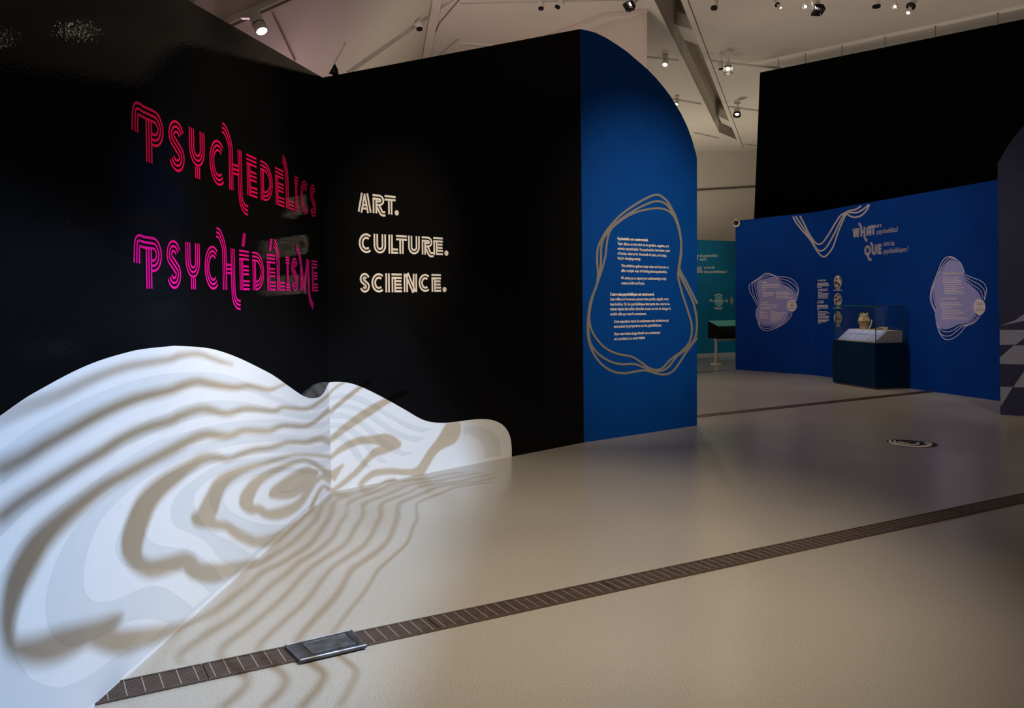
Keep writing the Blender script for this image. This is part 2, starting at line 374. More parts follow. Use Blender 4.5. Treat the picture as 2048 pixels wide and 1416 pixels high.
for hi, (px, py) in enumerate(((1557, 128), (1611, 121), (1684, 108), (1770, 92), (1871, 70), (1996, 43))):
    s = (px - CX) / F                               # where that pixel column meets the curtain's top line
    t = (s * K0.y - K0.x) / (kd.x - s * kd.y); p = K0 + kd * t
    h = thing('curtain_hook', '%s small metal curtain hook counted from the free edge of the black curtain' % ('first', 'second', 'third', 'fourth', 'fifth', 'sixth')[hi], 'hook', (p.x, p.y, p.z), 'hooks along the curtain top')
    obj('rod', tube([(p.x, p.y, p.z - .02), (p.x, p.y, H)], .006, 6), M_line, h)
    obj('plate', abox(p.x - .014, p.x + .014, p.y - .014, p.y + .014, H - .006, H), M_line, h)

# ------------------------------------------------------------------ white contour mural
mural = thing('contour_mural', 'white wavy mural with pale grey contour bands along the foot of the black walls', 'mural', (C0.x, C0.y, 0))
outL = [(0, 830.8), (45.8, 798.6), (84.7, 775.8), (144, 744), (198.3, 721), (254, 704.6), (288, 697.8), (340, 692.4), (355, 692), (399, 694.4), (432.5, 700.2),
        (474.7, 715), (518.6, 736), (546.8, 751.2), (573, 769.6), (597.7, 787), (611.8, 794.3), (625, 796.5), (638, 794), (647, 785.5), (653, 773.2), (656.6, 766)]
outLs = smooth(outL, False, 4)
pl = [PLL.uv(*p) for p in outLs]
edge = PLL.d2(LE); edge_t = (edge[0], pl[0][1] - .45)
base_l = pl + [PLL.d2(C0), edge, edge_t]
obj('mural_sheet', fill2(PLL, base_l, .002), M_white, mural)
outM = [(656.6, 766), (662.6, 764.2), (681, 764), (701.5, 766.7), (726, 775.3), (752.8, 788.2), (783.6, 804.6), (814.3, 822), (834.8, 834.3), (851.2, 841.5), (867.6, 844.8),
        (888, 845.8), (912.8, 843.4), (937.4, 840), (962, 838.2), (982.5, 839.7), (1001, 847), (1013.3, 859), (1020.4, 875.4), (1023, 896), (1023, 916)]
pm = [PLM.uv(*p) for p in smooth(outM, False, 4)]; pm[-1] = (pm[-1][0], 0)
obj('mural_sheet', fill2(PLM, pm + [(0, 0)], .002), M_white, mural)
# contour bands, outer to inner: alternately grey and white, each lying just proud of the one before
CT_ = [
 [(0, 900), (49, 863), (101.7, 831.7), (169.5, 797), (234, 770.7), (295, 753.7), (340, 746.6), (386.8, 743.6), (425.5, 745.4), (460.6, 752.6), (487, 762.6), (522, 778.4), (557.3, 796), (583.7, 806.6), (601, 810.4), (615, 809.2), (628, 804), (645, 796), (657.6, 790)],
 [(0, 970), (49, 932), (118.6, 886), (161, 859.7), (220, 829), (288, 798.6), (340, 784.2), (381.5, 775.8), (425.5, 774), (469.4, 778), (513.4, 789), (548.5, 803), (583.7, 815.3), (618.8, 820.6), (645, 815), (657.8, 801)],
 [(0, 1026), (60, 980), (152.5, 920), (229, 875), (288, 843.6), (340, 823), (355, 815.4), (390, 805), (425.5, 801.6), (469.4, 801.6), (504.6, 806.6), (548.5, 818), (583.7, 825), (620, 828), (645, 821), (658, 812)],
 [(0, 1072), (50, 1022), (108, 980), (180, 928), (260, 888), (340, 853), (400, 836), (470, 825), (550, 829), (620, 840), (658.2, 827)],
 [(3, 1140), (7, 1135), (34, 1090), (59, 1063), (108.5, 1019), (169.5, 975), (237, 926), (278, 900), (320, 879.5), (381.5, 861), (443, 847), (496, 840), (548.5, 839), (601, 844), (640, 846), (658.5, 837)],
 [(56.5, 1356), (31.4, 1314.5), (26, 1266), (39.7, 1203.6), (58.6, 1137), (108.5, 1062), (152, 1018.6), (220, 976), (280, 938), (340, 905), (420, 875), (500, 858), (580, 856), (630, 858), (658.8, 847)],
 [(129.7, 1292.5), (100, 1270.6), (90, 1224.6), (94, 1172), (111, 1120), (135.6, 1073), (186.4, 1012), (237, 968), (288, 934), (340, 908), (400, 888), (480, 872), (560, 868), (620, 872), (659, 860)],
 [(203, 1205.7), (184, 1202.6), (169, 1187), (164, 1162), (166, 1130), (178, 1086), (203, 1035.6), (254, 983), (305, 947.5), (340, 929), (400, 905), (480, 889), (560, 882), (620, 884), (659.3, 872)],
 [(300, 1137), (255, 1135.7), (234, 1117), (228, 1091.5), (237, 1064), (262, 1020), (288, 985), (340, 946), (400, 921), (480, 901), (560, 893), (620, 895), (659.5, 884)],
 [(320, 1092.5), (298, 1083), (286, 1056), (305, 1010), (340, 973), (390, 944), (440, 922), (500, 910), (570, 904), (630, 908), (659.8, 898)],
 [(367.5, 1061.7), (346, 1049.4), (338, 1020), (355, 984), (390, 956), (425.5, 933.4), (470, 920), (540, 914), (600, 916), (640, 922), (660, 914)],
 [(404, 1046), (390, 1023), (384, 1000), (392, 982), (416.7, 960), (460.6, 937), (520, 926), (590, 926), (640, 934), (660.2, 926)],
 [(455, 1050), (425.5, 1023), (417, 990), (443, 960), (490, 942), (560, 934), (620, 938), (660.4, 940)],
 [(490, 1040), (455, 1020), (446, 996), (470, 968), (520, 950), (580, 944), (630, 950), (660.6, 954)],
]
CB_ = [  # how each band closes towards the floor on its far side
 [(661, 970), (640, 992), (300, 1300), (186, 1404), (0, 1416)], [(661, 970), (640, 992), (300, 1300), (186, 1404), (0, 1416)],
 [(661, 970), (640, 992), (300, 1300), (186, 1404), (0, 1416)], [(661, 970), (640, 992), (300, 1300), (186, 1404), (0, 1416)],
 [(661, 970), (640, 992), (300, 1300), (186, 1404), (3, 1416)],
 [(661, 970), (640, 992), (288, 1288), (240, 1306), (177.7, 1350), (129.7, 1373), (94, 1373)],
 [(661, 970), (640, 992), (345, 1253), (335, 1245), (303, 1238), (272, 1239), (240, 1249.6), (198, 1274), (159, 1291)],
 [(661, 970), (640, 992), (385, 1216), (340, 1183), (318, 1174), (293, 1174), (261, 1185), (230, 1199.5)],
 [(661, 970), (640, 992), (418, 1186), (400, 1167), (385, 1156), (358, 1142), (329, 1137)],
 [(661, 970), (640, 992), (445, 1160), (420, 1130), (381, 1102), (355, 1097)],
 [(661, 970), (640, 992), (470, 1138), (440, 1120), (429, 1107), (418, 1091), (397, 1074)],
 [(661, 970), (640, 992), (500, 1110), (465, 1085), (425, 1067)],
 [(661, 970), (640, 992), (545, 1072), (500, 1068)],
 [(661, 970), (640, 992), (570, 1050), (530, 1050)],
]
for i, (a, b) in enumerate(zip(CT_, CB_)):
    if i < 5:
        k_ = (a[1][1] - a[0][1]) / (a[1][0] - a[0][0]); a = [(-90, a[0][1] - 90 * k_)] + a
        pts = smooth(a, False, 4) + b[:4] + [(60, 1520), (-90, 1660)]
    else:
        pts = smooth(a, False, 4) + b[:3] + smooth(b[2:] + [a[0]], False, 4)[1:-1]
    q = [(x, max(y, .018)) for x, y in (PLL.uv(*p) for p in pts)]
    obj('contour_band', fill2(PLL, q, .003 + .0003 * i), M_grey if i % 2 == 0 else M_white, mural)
ov = zpx(320, 900, 5.689, [(1375, 460), (1420, 400), (1500, 330), (1590, 275), (1660, 255), (1685, 275), (1640, 370), (1570, 430), (1500, 465), (1430, 472)])
obj('contour_ring', strip_px(PLL, ov, 2.0, .0085, True), M_white, mural)
WB = [([(657.6, 793), (685, 787.6), (712, 790), (738.4, 801.5), (773, 822), (804, 840.5), (834.8, 852.8), (865.6, 858)], [(845, 865), (814, 855), (783.6, 838.4), (754.8, 821), (728, 807.7), (701.5, 798.5), (677, 796.4), (657.8, 801)]),
      ([(658, 812), (681, 806.7), (707.7, 810.8), (734, 822), (763, 840.5), (787.7, 857), (814, 869), (850, 876)], [(830, 884), (804, 877), (779.5, 865), (757, 848.7), (730, 830), (705.6, 819), (677, 815), (658, 819)]),
      ([(658.3, 828), (681, 825), (705.6, 832), (726, 843.6), (746.6, 859), (767, 877.4), (796, 898), (825, 906)], [(805, 912), (779.5, 902), (754.8, 883.6), (738.4, 867), (722, 852.8), (701.5, 840.5), (681, 835.4), (658.5, 837)]),
      ([(658.8, 846), (681, 846), (701, 854), (720, 866), (735, 881), (752, 902), (775, 925)], [(760, 925), (738, 905), (722, 887), (708, 872), (690, 860), (675, 856), (659, 856)]),
      ([(659, 866), (680, 867), (698, 878), (712, 893), (726, 915), (740, 935)], [(728, 935), (712, 917), (700, 900), (688, 885), (674, 878), (659.5, 877)]),
      ([(927, 852.8), (947.6, 851.8), (972, 857), (990.7, 869), (1000, 889.7), (1001, 910)], [(968, 916), (968, 904), (964, 889.7), (953.8, 875.4), (937.4, 868), (927, 869)])]
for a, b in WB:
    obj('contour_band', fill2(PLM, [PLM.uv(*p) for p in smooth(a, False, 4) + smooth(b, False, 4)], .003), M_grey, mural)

# ------------------------------------------------------------------ lettering
def earc(cx, cy, rx, ry, a0, a1, n=14):
    return [(cx + rx * math.cos(math.radians(a0 + (a1 - a0) * i / n)), cy + ry * math.sin(math.radians(a0 + (a1 - a0) * i / n))) for i in range(n + 1)]
def offset(pts, d):
    n = len(pts); out = []
    for i in range(n):
        a, b = pts[max(i - 1, 0)], pts[min(i + 1, n - 1)]
        l = math.hypot(b[0] - a[0], b[1] - a[1]) or 1
        out.append((pts[i][0] - (b[1] - a[1]) / l * d, pts[i][1] + (b[0] - a[0]) / l * d))
    return out
def spine_S(w, h, W):
    rx = w / 2 - W / 2; r1 = (h - W) * .25
    return (earc(w / 2, h - W / 2 - r1, rx, r1, 20, 90, 6)[:-1] + earc(w / 2, h - W / 2 - r1, rx, r1, 90, 200, 10)
            + earc(w / 2, W / 2 + r1, rx, r1, 20, -90, 10) + earc(w / 2, W / 2 + r1, rx, r1, -90, -160, 6)[1:])
def glyph(ch, w, h, W, sw=.45):
    m = W / 2; g = []
    if ch == 'P':
        g.append(smooth([(m, h * .47), (m + .01 * w, h * .66), (w * .16, h * .88), (w * .36, h - m)], False, 5) + [(w * .68, h - m)]
                 + earc(w * .68, h * .66, w * .32 - m, h * .34 - m, 90, -90, 14)[1:] + [(w * .52 + m, h * .32 + m)])
        g.append([(w * .52, 0), (w * .52, h - W)])
    elif ch == 'S': g.append(spine_S(w, h, W))
    elif ch == 'Y':
        g.append([(m, h), (m, h * .62)] + earc(w / 2, h * .62, w / 2 - m, h * .25, 180, 360, 14)[1:] + [(w - m, h)])
        g.append([(w / 2, 0), (w / 2, h * .37 - m)])
    elif ch == 'C': g.append(earc(w / 2 + .06 * w, h / 2, w / 2 + .06 * w - m, h / 2 - m, 52, 308, 26))
    elif ch == 'H':                                # swashes at upper and lower end
        xa, xb = w * .32, w * .68
        g.append(smooth([(0, h * (1 + sw) - m), (w * .14, h * (1 + sw * .62)), (xa - .02 * w, h * 1.02), (xa, h * .75)], False, 5) + [(xa, 0)])
        g.append([(xb, h), (xb, h * .1)] + smooth([(xb, h * .1), (xb + .03 * w, -h * .18), (w * .84, -h * sw * .75), (w, -h * sw * 1.1 + m)], False, 5)[1:])
        g.append([(xa + m, h * .5), (xb - m, h * .5)])
    elif ch == 'h':
        g.append([(m, 0), (m, h)]); g.append([(w - m, 0), (w - m, h)]); g.append([(W, h / 2), (w - W, h / 2)])
    elif ch == 'E':
        g.append([(0, h - m), (w, h - m)]); g.append([(m, 0), (m, h - W)])
        g.append([(W, h / 2), (w * .95, h / 2)]); g.append([(W, m), (w, m)])
    elif ch == 'D':
        g.append([(0, h - m), (w * .3, h - m)] + earc(w * .3, h / 2, w * .7 - m, h / 2 - m, 90, -90, 18)[1:] + [(W, m)]); g.append([(m, 0), (m, h - W)])
    elif ch == 'L':
        x = w * .38
        g.append(smooth([(0, h * (1 + sw) - m), (w * .2, h * (1 + sw * .55)), (x - .02 * w, h * .98), (x, h * .7)], False, 5) + [(x, 0)]); g.append([(x + m, m), (w, m)])
    elif ch == 'l': g.append([(m, 0), (m, h)]); g.append([(W, m), (w, m)])
    elif ch == 'I': g.append([(w / 2, W), (w / 2, h - W)]); g.append([(0, h - m), (w, h - m)]); g.append([(0, m), (w, m)])
    elif ch == 'i': g.append([(w / 2, 0), (w / 2, h)])
    elif ch == 'M':
        g.append(smooth([(0, h * (1 + sw) - m), (w * .10, h * (1 + sw * .5)), (w * .22, h * .96), (w * .30, h * .6)], False, 5) + [(w * .40, h * .12)])
        g.append([(w * .26, 0), (w * .26, h * .8)]); g.append([(w * .42, 0), (w * .66, h)])
        g.append([(w * .70, h), (w * .72, h * .1)] + smooth([(w * .72, h * .1), (w * .76, -h * .2), (w * .86, -h * sw * .8), (w, -h * sw * 1.1)], False, 5)[1:])
    elif ch == 'A':
        g.append([(m, 0), (w * .5 - m * .55, h)]); g.append([(w - m, 0), (w * .5 + m * .55, h)]); g.append([(w * .33, h * .30), (w * .67, h * .30)])
    elif ch == 'a':
        g.append([(m, 0), (m, h * .6)] + earc(w / 2, h * .6, w / 2 - m, h * .4 - m, 180, 0, 14)[1:] + [(w - m, 0)]); g.append([(W, h * .36), (w - W, h * .36)])
    elif ch == 'R':
        g.append([(0, h - m), (w * .5, h - m)] + earc(w * .5, h * .70, w * .42 - m, h * .30 - m, 90, -90, 14)[1:] + [(W, h * .40 + m)])
        g.append([(m, 0), (m, h - W)]); g.append(smooth([(w * .42, h * .38), (w * .55, h * .22), (w * .72, h * .02), (w, -h * .04 + m * .4)], False, 4))
    elif ch == 'T': g.append([(0, h - m), (w, h - m)]); g.append([(w / 2, 0), (w / 2, h - W)])
    elif ch == 'U': g.append([(m, h), (m, h * .40)] + earc(w / 2, h * .40, w / 2 - m, h * .40 - m, 180, 360, 16)[1:] + [(w - m, h)])
    elif ch == 'u':
        g.append(smooth([(-w * .25, h * (1 + sw) - m), (-w * .02, h * (1 + sw * .5)), (m, h * .9), (m, h * .6)], False, 4) + [(m, h * .40)] + earc(w / 2, h * .40, w / 2 - m, h * .40 - m, 180, 360, 16)[1:] + [(w - m, h)])
    elif ch == 'N': g.append([(m, 0), (m, h)]); g.append([(w - m, 0), (w - m, h)]); g.append([(W * .7, h), (w - W * .7, 0)])
    elif ch == 'Q': g.append(earc(w / 2, h / 2, w / 2 - m, h / 2 - m, 0, 360, 28)); g.append(smooth([(w * .45, h * .22), (w * .6, -h * .1), (w * .8, -h * .38), (w * 1.15, -h * .36)], False, 4))
    elif ch == 'W':
        g.append([(m, h), (w * .3, 0)]); g.append([(w * .3, 0), (w * .5, h)]); g.append([(w * .5, h), (w * .72, 0)]); g.append([(w * .72, 0), (w - m, h)])
    elif ch == 'O': g.append(earc(w / 2, h / 2, w / 2 - m, h / 2 - m, 0, 360, 28))
    return g
def letter(pl, ch, x0, x1, py, v0, v1, W, lines, lw, m, parent, sw=.45, accent=None, off=.004):
    u0, u1 = pl.uv(x0, py)[0], pl.uv(x1, py)[0]; sgn = 1 if u1 > u0 else -1; w = abs(u1 - u0); h = v1 - v0; parts = []
    gl = glyph(ch, w, h, W, sw)
    acc = [(w * .40, h * 1.09), (w * .60, h * 1.09 + .34 * h)] if accent else None
    gap = (W - lines * lw) / (lines - 1) if lines > 1 else 0
    for s in gl:
        for k in range(lines):
            d = -W / 2 + lw / 2 + k * (lw + gap)
            pts = [(u0 + sgn * p[0], v0 + p[1]) for p in offset(s, d)]
            parts.append(strip_uv(pl, pts, lw, off + .0002 * len(parts)))
    if acc:
        for k in range(3): parts.append(strip_uv(pl, [(u0 + sgn * (p[0] + (k - 1) * .016), v0 + p[1]) for p in acc], .009, off))
    return obj('letter', join(*parts), m, parent)
def zx(ox, s, z): return ox + z / s
tz1 = 4.763
w1 = thing('title_lettering', 'crimson triple-line word PSYCHEDELICS on the black wall', 'lettering', tuple(PLL.hit(440, 320)))
for ch, a, b in (('P', 152, 458), ('S', 505, 655), ('Y', 700, 848), ('C', 893, 1040), ('H', 1018, 1250), ('E', 1245, 1340), ('D', 1375, 1490), ('E', 1515, 1597),
                 ('L', 1588, 1690), ('I', 1697, 1733), ('C', 1752, 1830), ('S', 1845, 1900)):
    x0, x1 = zx(230, tz1, a), zx(230, tz1, b)
    letter(PLL, ch, x0, x1, 320, 2.062, 2.297, .058 if ch != 'I' else .05, 3, .0118, M_pink1, w1)
w2 = thing('title_lettering', 'magenta triple-line word PSYCHÉDÉLISME on the black wall', 'lettering', tuple(PLL.hit(440, 540)))
for ch, a, b in (('P', 168, 440), ('S', 485, 620), ('Y', 665, 803), ('C', 847, 985), ('H', 965, 1182), ('É', 1178, 1270), ('D', 1303, 1412), ('É', 1440, 1520),
                 ('L', 1510, 1610), ('I', 1620, 1657), ('S', 1675, 1735), ('M', 1727, 1875), ('E', 1867, 1923)):
    x0, x1 = zx(230, tz1, a), zx(230, tz1, b)
    letter(PLL, 'E' if ch == 'É' else ch, x0, x1, 540, 1.527, 1.748, .055 if ch not in 'IM' else .045, 3, .0112, M_pink2, w2, accent=(ch == 'É'))
def word(text, label, ox, sc, spans, ytop, ybase, m, pl, W, lines, lw, nm='subtitle_lettering'):
    xm = zx(ox, sc, (spans[0][0] + spans[-1][1]) / 2)
    t = thing(nm, label, 'lettering', tuple(pl.hit(xm, ybase(xm))))
    for ch, (a, b) in zip(text, spans):
        x0, x1 = zx(ox, sc, a), zx(ox, sc, b); xc = (x0 + x1) / 2
        v0, v1 = pl.uv(xc, ybase(xc))[1], pl.uv(xc, ytop(xc))[1]
        if ch == '.':
            u0, u1 = pl.uv(x0, ybase(x0))[0], pl.uv(x1, ybase(x1))[0]; r = abs(u1 - u0) / 2
            ring = [(a_[0], a_[1], lw * 1.4) for a_ in earc((u0 + u1) / 2, v0 + r * .8, r - lw * .7, r - lw * .7, 0, 345, 23)]
            L, R = strip2(ring, True); obj('full_stop', ([pl.p3(q, .004) for q in L + R], strip_faces(len(ring), True)), m, t)
        else: letter(pl, ch, x0, x1, ybase(xc), v0, v1, W, lines, lw, m, t)
    return t
s3 = 5.9
lin = lambda xa, ya, xb, yb: (lambda x: ya + (yb - ya) * (x - xa) / (xb - xa))
yz = lambda z: 370 + z / s3
xz = lambda z: 690 + z / s3
word('ART.', 'cream double-line word ART on the black wall', 690, s3, [(147, 310), (323, 472), (465, 595), (582, 632)],
     lin(xz(225), yz(100), xz(530), yz(125)), lin(xz(165), yz(320), xz(530), yz(348)), M_letter, PLM, .044, 2, .0165)
word('CUlTURE.', 'cream double-line word CULTURE on the black wall', 690, s3, [(160, 318), (335, 482), (510, 622), (600, 727), (742, 880), (903, 1040), (1040, 1152), (1170, 1217)],
     lin(xz(240), yz(570), xz(1095), yz(617)), lin(xz(240), yz(803), xz(1095), yz(826)), M_letter, PLM, .044, 2, .0165)
word('SCiENCE.', 'cream double-line word SCIENCE on the black wall', 690, s3, [(172, 290), (310, 465), (478, 522), (547, 668), (690, 847), (867, 1005), (1018, 1130), (1148, 1195)],
     lin(xz(230), yz(1038), xz(1075), yz(1052)), lin(xz(230), yz(1270), xz(1075), yz(1260)), M_letter, PLM, .044, 2, .0165)

def text_vf(body, bold=0.0, shear=0.0):
    c = bpy.data.curves.new('text_curve', 'FONT'); c.body = body; c.size = 1; c.resolution_u = 2; c.offset = bold; c.shear = shear; c.fill_mode = 'FRONT'
    o = bpy.data.objects.new('text_curve', c); COL.objects.link(o)
    bpy.context.view_layer.update()
    me = bpy.data.meshes.new_from_object(o.evaluated_get(bpy.context.evaluated_depsgraph_get()))
    v = [tuple(p.co) for p in me.vertices]; f = [tuple(p.vertices) for p in me.polygons]
    bpy.data.objects.remove(o); bpy.data.curves.remove(c); bpy.data.meshes.remove(me)
    return v, f
def text_line(pl, body, xa, ya, xb, yb, cap, m, parent, bold=0.0, shear=0.0, off=.004, name='text_line'):
    v, f = text_vf(body, bold, shear); x0 = min(p[0] for p in v); x1 = max(p[0] for p in v)
    A, Bq = pl.uv(xa, ya), pl.uv(xb, yb); hs = cap / .70
    P3 = [pl.p3((A[0] + (Bq[0] - A[0]) * (p[0] - x0) / (x1 - x0), A[1] + (Bq[1] - A[1]) * (p[0] - x0) / (x1 - x0) + p[1] * hs), off) for p in v]
    return obj(name, (P3, f), m, parent)
# ------------------------------------------------------------------ blue panel graphic
rings = thing('ring_graphic', 'taupe triple-line blob outline around the text on the tall blue panel', 'wall graphic', tuple(PLB.hit(1280, 740)))
Z4 = lambda pts: zpx(1150, 370, 3.54, pts)
R1 = [(866, 1080), (790, 1180), (735, 1265), (690, 1320), (630, 1342), (560, 1330), (500, 1312), (430, 1320), (350, 1333), (270, 1320), (190, 1270), (130, 1190), (97, 1100), (90, 1000), (97, 900), (117, 800), (150, 720), (163, 630), (156, 540), (162, 450), (195, 370), (250, 290), (335, 203), (440, 130), (530, 82), (590, 70), (650, 112), (692, 180), (718, 240), (742, 330), (752, 440), (742, 540), (738, 590), (790, 690), (866, 840)]
R2 = [(590, 115), (520, 130), (420, 180), (300, 262), (220, 350), (187, 430), (184, 530), (176, 610), (156, 700), (122, 790), (100, 900), (94, 1000), (107, 1110), (150, 1180), (230, 1240), (320, 1268), (420, 1268), (490, 1292), (550, 1310), (600, 1318), (660, 1290), (720, 1215), (795, 1155), (850, 1080), (863, 970), (840, 840), (790, 730), (735, 612), (745, 520), (752, 420), (737, 320), (702, 222), (655, 145)]
R3 = [(600, 165), (500, 175), (400, 206), (310, 262), (250, 322), (227, 400), (216, 500), (190, 600), (160, 690), (126, 790), (104, 900), (107, 990), (140, 1070), (210, 1150), (300, 1195), (400, 1215), (470, 1257), (520, 1292), (570, 1308), (620, 1294), (680, 1232), (760, 1172), (815, 1100), (827, 1000), (802, 900), (760, 770), (730, 650), (739, 580), (752, 480), (748, 380), (722, 262), (672, 192)]
obj('ring', strip_px(PLB, Z4(R1), 4.3, .003), M_taupe, rings)
obj('ring', strip_px(PLB, Z4(R2), 4.2, .0035, True), M_taupe, rings)
obj('ring', strip_px(PLB, Z4(R3), 4.0, .004, True), M_taupe, rings)
pt = thing('panel_text', 'white bilingual paragraphs inside the ring on the tall blue panel', 'wall text', tuple(PLB.hit(1280, 600)))
zE = lambda x, y: (1220 + x / 11.8, 460 + y / 11.8)
zF = lambda x, y: (1210 + x / 11.8, 575 + y / 11.8)
LINES = [
 (zE, 'Psychedelics are controversial.', 172, 232, 897, 268, 1), (zE, 'Their effects on the mind can be positive, negative, and', 172, 352, 1378, 410, 0),
 (zE, 'entirely unpredictable. Yet psychedelics have been a part', 172, 466, 1408, 520, 0), (zE, 'of human cultures for thousands of years, and today,', 172, 578, 1330, 632, 0),
 (zE, "they're changing society.", 172, 692, 722, 714, 0), (zE, 'This exhibition gathers many voices and histories to', 258, 872, 1378, 908, 0),
 (zE, 'offer multiple ways of thinking about psychedelics.', 258, 988, 1352, 1018, 0), (zE, 'We invite you to expand your understanding to help', 258, 1162, 1322, 1180, 2),
 (zE, 'create an informed future.', 258, 1282, 812, 1288, 2),
 (zF, "L'usage des psychédéliques est controversé.", 118, 190, 1157, 190, 1), (zF, 'Leurs effets sur le cerveau peuvent être positifs, négatifs, voire', 118, 306, 1495, 300, 0),
 (zF, 'imprévisibles. Or, les psychédéliques font partie des cultures hu-', 118, 424, 1528, 414, 0), (zF, "maines depuis des milliers d'années et sont en voie de changer la", 118, 540, 1545, 526, 0),
 (zF, 'société telle que nous la connaissons.', 118, 658, 968, 644, 0), (zF, 'Cette exposition réunit de nombreuses voix et histoires qui', 205, 834, 1492, 804, 0),
 (zF, 'sont autant de perspectives sur les psychédéliques.', 205, 950, 1332, 916, 0), (zF, 'Nous vous invitons à approfondir vos connaissances', 205, 1128, 1297, 1088, 2),
 (zF, 'et à contribuer à un avenir éclairé.', 205, 1246, 940, 1212, 2)]
for fn, s, xa, ya, xb, yb, st in LINES:
    a, b = fn(xa, ya), fn(xb, yb)
    text_line(PLB, s, *a, *b, .030, M_text, pt, bold=.036 if st == 1 else (.018 if st == 2 else .016), shear=.25 if st == 2 else 0)

# ------------------------------------------------------------------ right wall graphics
def pr(p): return PR1 if p[0] < 1628 else PR2
def strip_mixed(pts, w, off):                    # a line that runs round the bend of the blue wall
    q = smooth([(x, y, w) for x, y in pts], False, 6); L, R = strip2(q)
    return [pr(p).hit(*p, off) for p in L + R], strip_faces(len(q), False)
sw_ = thing('curve_graphic', 'grey triple strand hanging as a V from the top edge of the blue wall', 'wall graphic', tuple(PR2.hit(1650, 500)))
Zr = lambda pts: zpx(1460, 380, 4.72, pts)
for st in ([(595, 250), (620, 300), (680, 380), (750, 460), (800, 540), (840, 600), (885, 630), (930, 600), (975, 530), (1020, 400), (1075, 270), (1100, 228), (1130, 244), (1180, 258), (1240, 240), (1290, 190), (1316, 137)],
           [(620, 248), (660, 310), (720, 400), (780, 490), (820, 555), (860, 575), (910, 540), (970, 440), (1020, 340), (1060, 260), (1095, 217), (1140, 212), (1200, 212), (1260, 180), (1308, 140)],
           [(660, 244), (700, 320), (750, 420), (800, 490), (840, 512), (880, 490), (930, 420), (990, 320), (1040, 245), (1090, 213), (1130, 195), (1180, 185), (1210, 170), (1240, 150)]):
    obj('strand', strip_mixed(Zr(st), 3.0, .004), M_taupe2, sw_)
hw = thing('heading_lettering', 'grey heading WHAT are psychedelics on the blue wall', 'lettering', tuple(PR2.hit(1730, 470)))
def hletters(t, pl, spec, py, Wl, lw, m):
    for ch, a, b, yt, yb, sw in spec:
        xc = (a + b) / 2; v0, v1 = pl.uv(xc, yb)[1], pl.uv(xc, yt)[1]
        letter(pl, ch, a, b, py, v0, v1, Wl, 3, lw, m, t, sw=sw)
zh = lambda z: 1460 + z / 4.72
zv = lambda z: 380 + z / 4.72
hletters(hw, PR2, [('W', zh(1158), zh(1226), zv(362), zv(446), 0), ('H', zh(1214), zh(1300), zv(350), zv(438), .55), ('a', zh(1290), zh(1336), zv(340), zv(430), 0), ('T', zh(1326), zh(1384), zv(332), zv(422), 0)], 470, .044, .0105, M_taupe2)
text_line(PR2, 'are', zh(1388), zv(355), zh(1432), zv(350), .075, M_taupe2, hw, bold=.004)
text_line(PR2, 'psychedelics?', zh(1388), zv(417), zh(1588), zv(392), .085, M_taupe2, hw, bold=.004)
hq = thing('heading_lettering', 'grey heading QUE sont les psychédéliques on the blue wall', 'lettering', tuple(PR2.hit(1760, 505)))
hletters(hq, PR2, [('Q', zh(1270), zh(1330), zv(522), zv(620), 0), ('u', zh(1338), zh(1388), zv(516), zv(614), .25), ('E', zh(1394), zh(1434), zv(510), zv(606), 0)], 505, .044, .0105, M_taupe2)
text_line(PR2, 'sont les', zh(1452), zv(528), zh(1554), zv(522), .085, M_taupe2, hq, bold=.004)
text_line(PR2, 'psychédéliques ?', zh(1452), zv(602), zh(1688), zv(578), .085, M_taupe2, hq, bold=.004)

def dash_rows(pl, conv, rows, th, m, parent, off=.005):
    # far too small to read: each printed row is a run of short word-length dashes
    for x0, x1, y0, y1 in rows:
        parts = []; x = x0
        while x < x1 - 1:
            wd = min(random.uniform(.16, .38) * 180, x1 - x); xe = x + wd
            f0, f1 = (x - x0) / (x1 - x0), (xe - x0) / (x1 - x0)
            a, b = conv(x, y0 + (y1 - y0) * f0), conv(xe, y0 + (y1 - y0) * f1)
            parts.append(strip_px(pl, [(*a, th), (*b, th)], None, off, False, 1)); x = xe + 4
        obj('text_row', join(*parts), m, parent)
def disc_px(pl, cx, cy, rx, ry, off): return fill_px(pl, [(cx + rx * math.cos(a), cy + ry * math.sin(a)) for a in [i * math.pi / 12 for i in range(24)]], off, False)
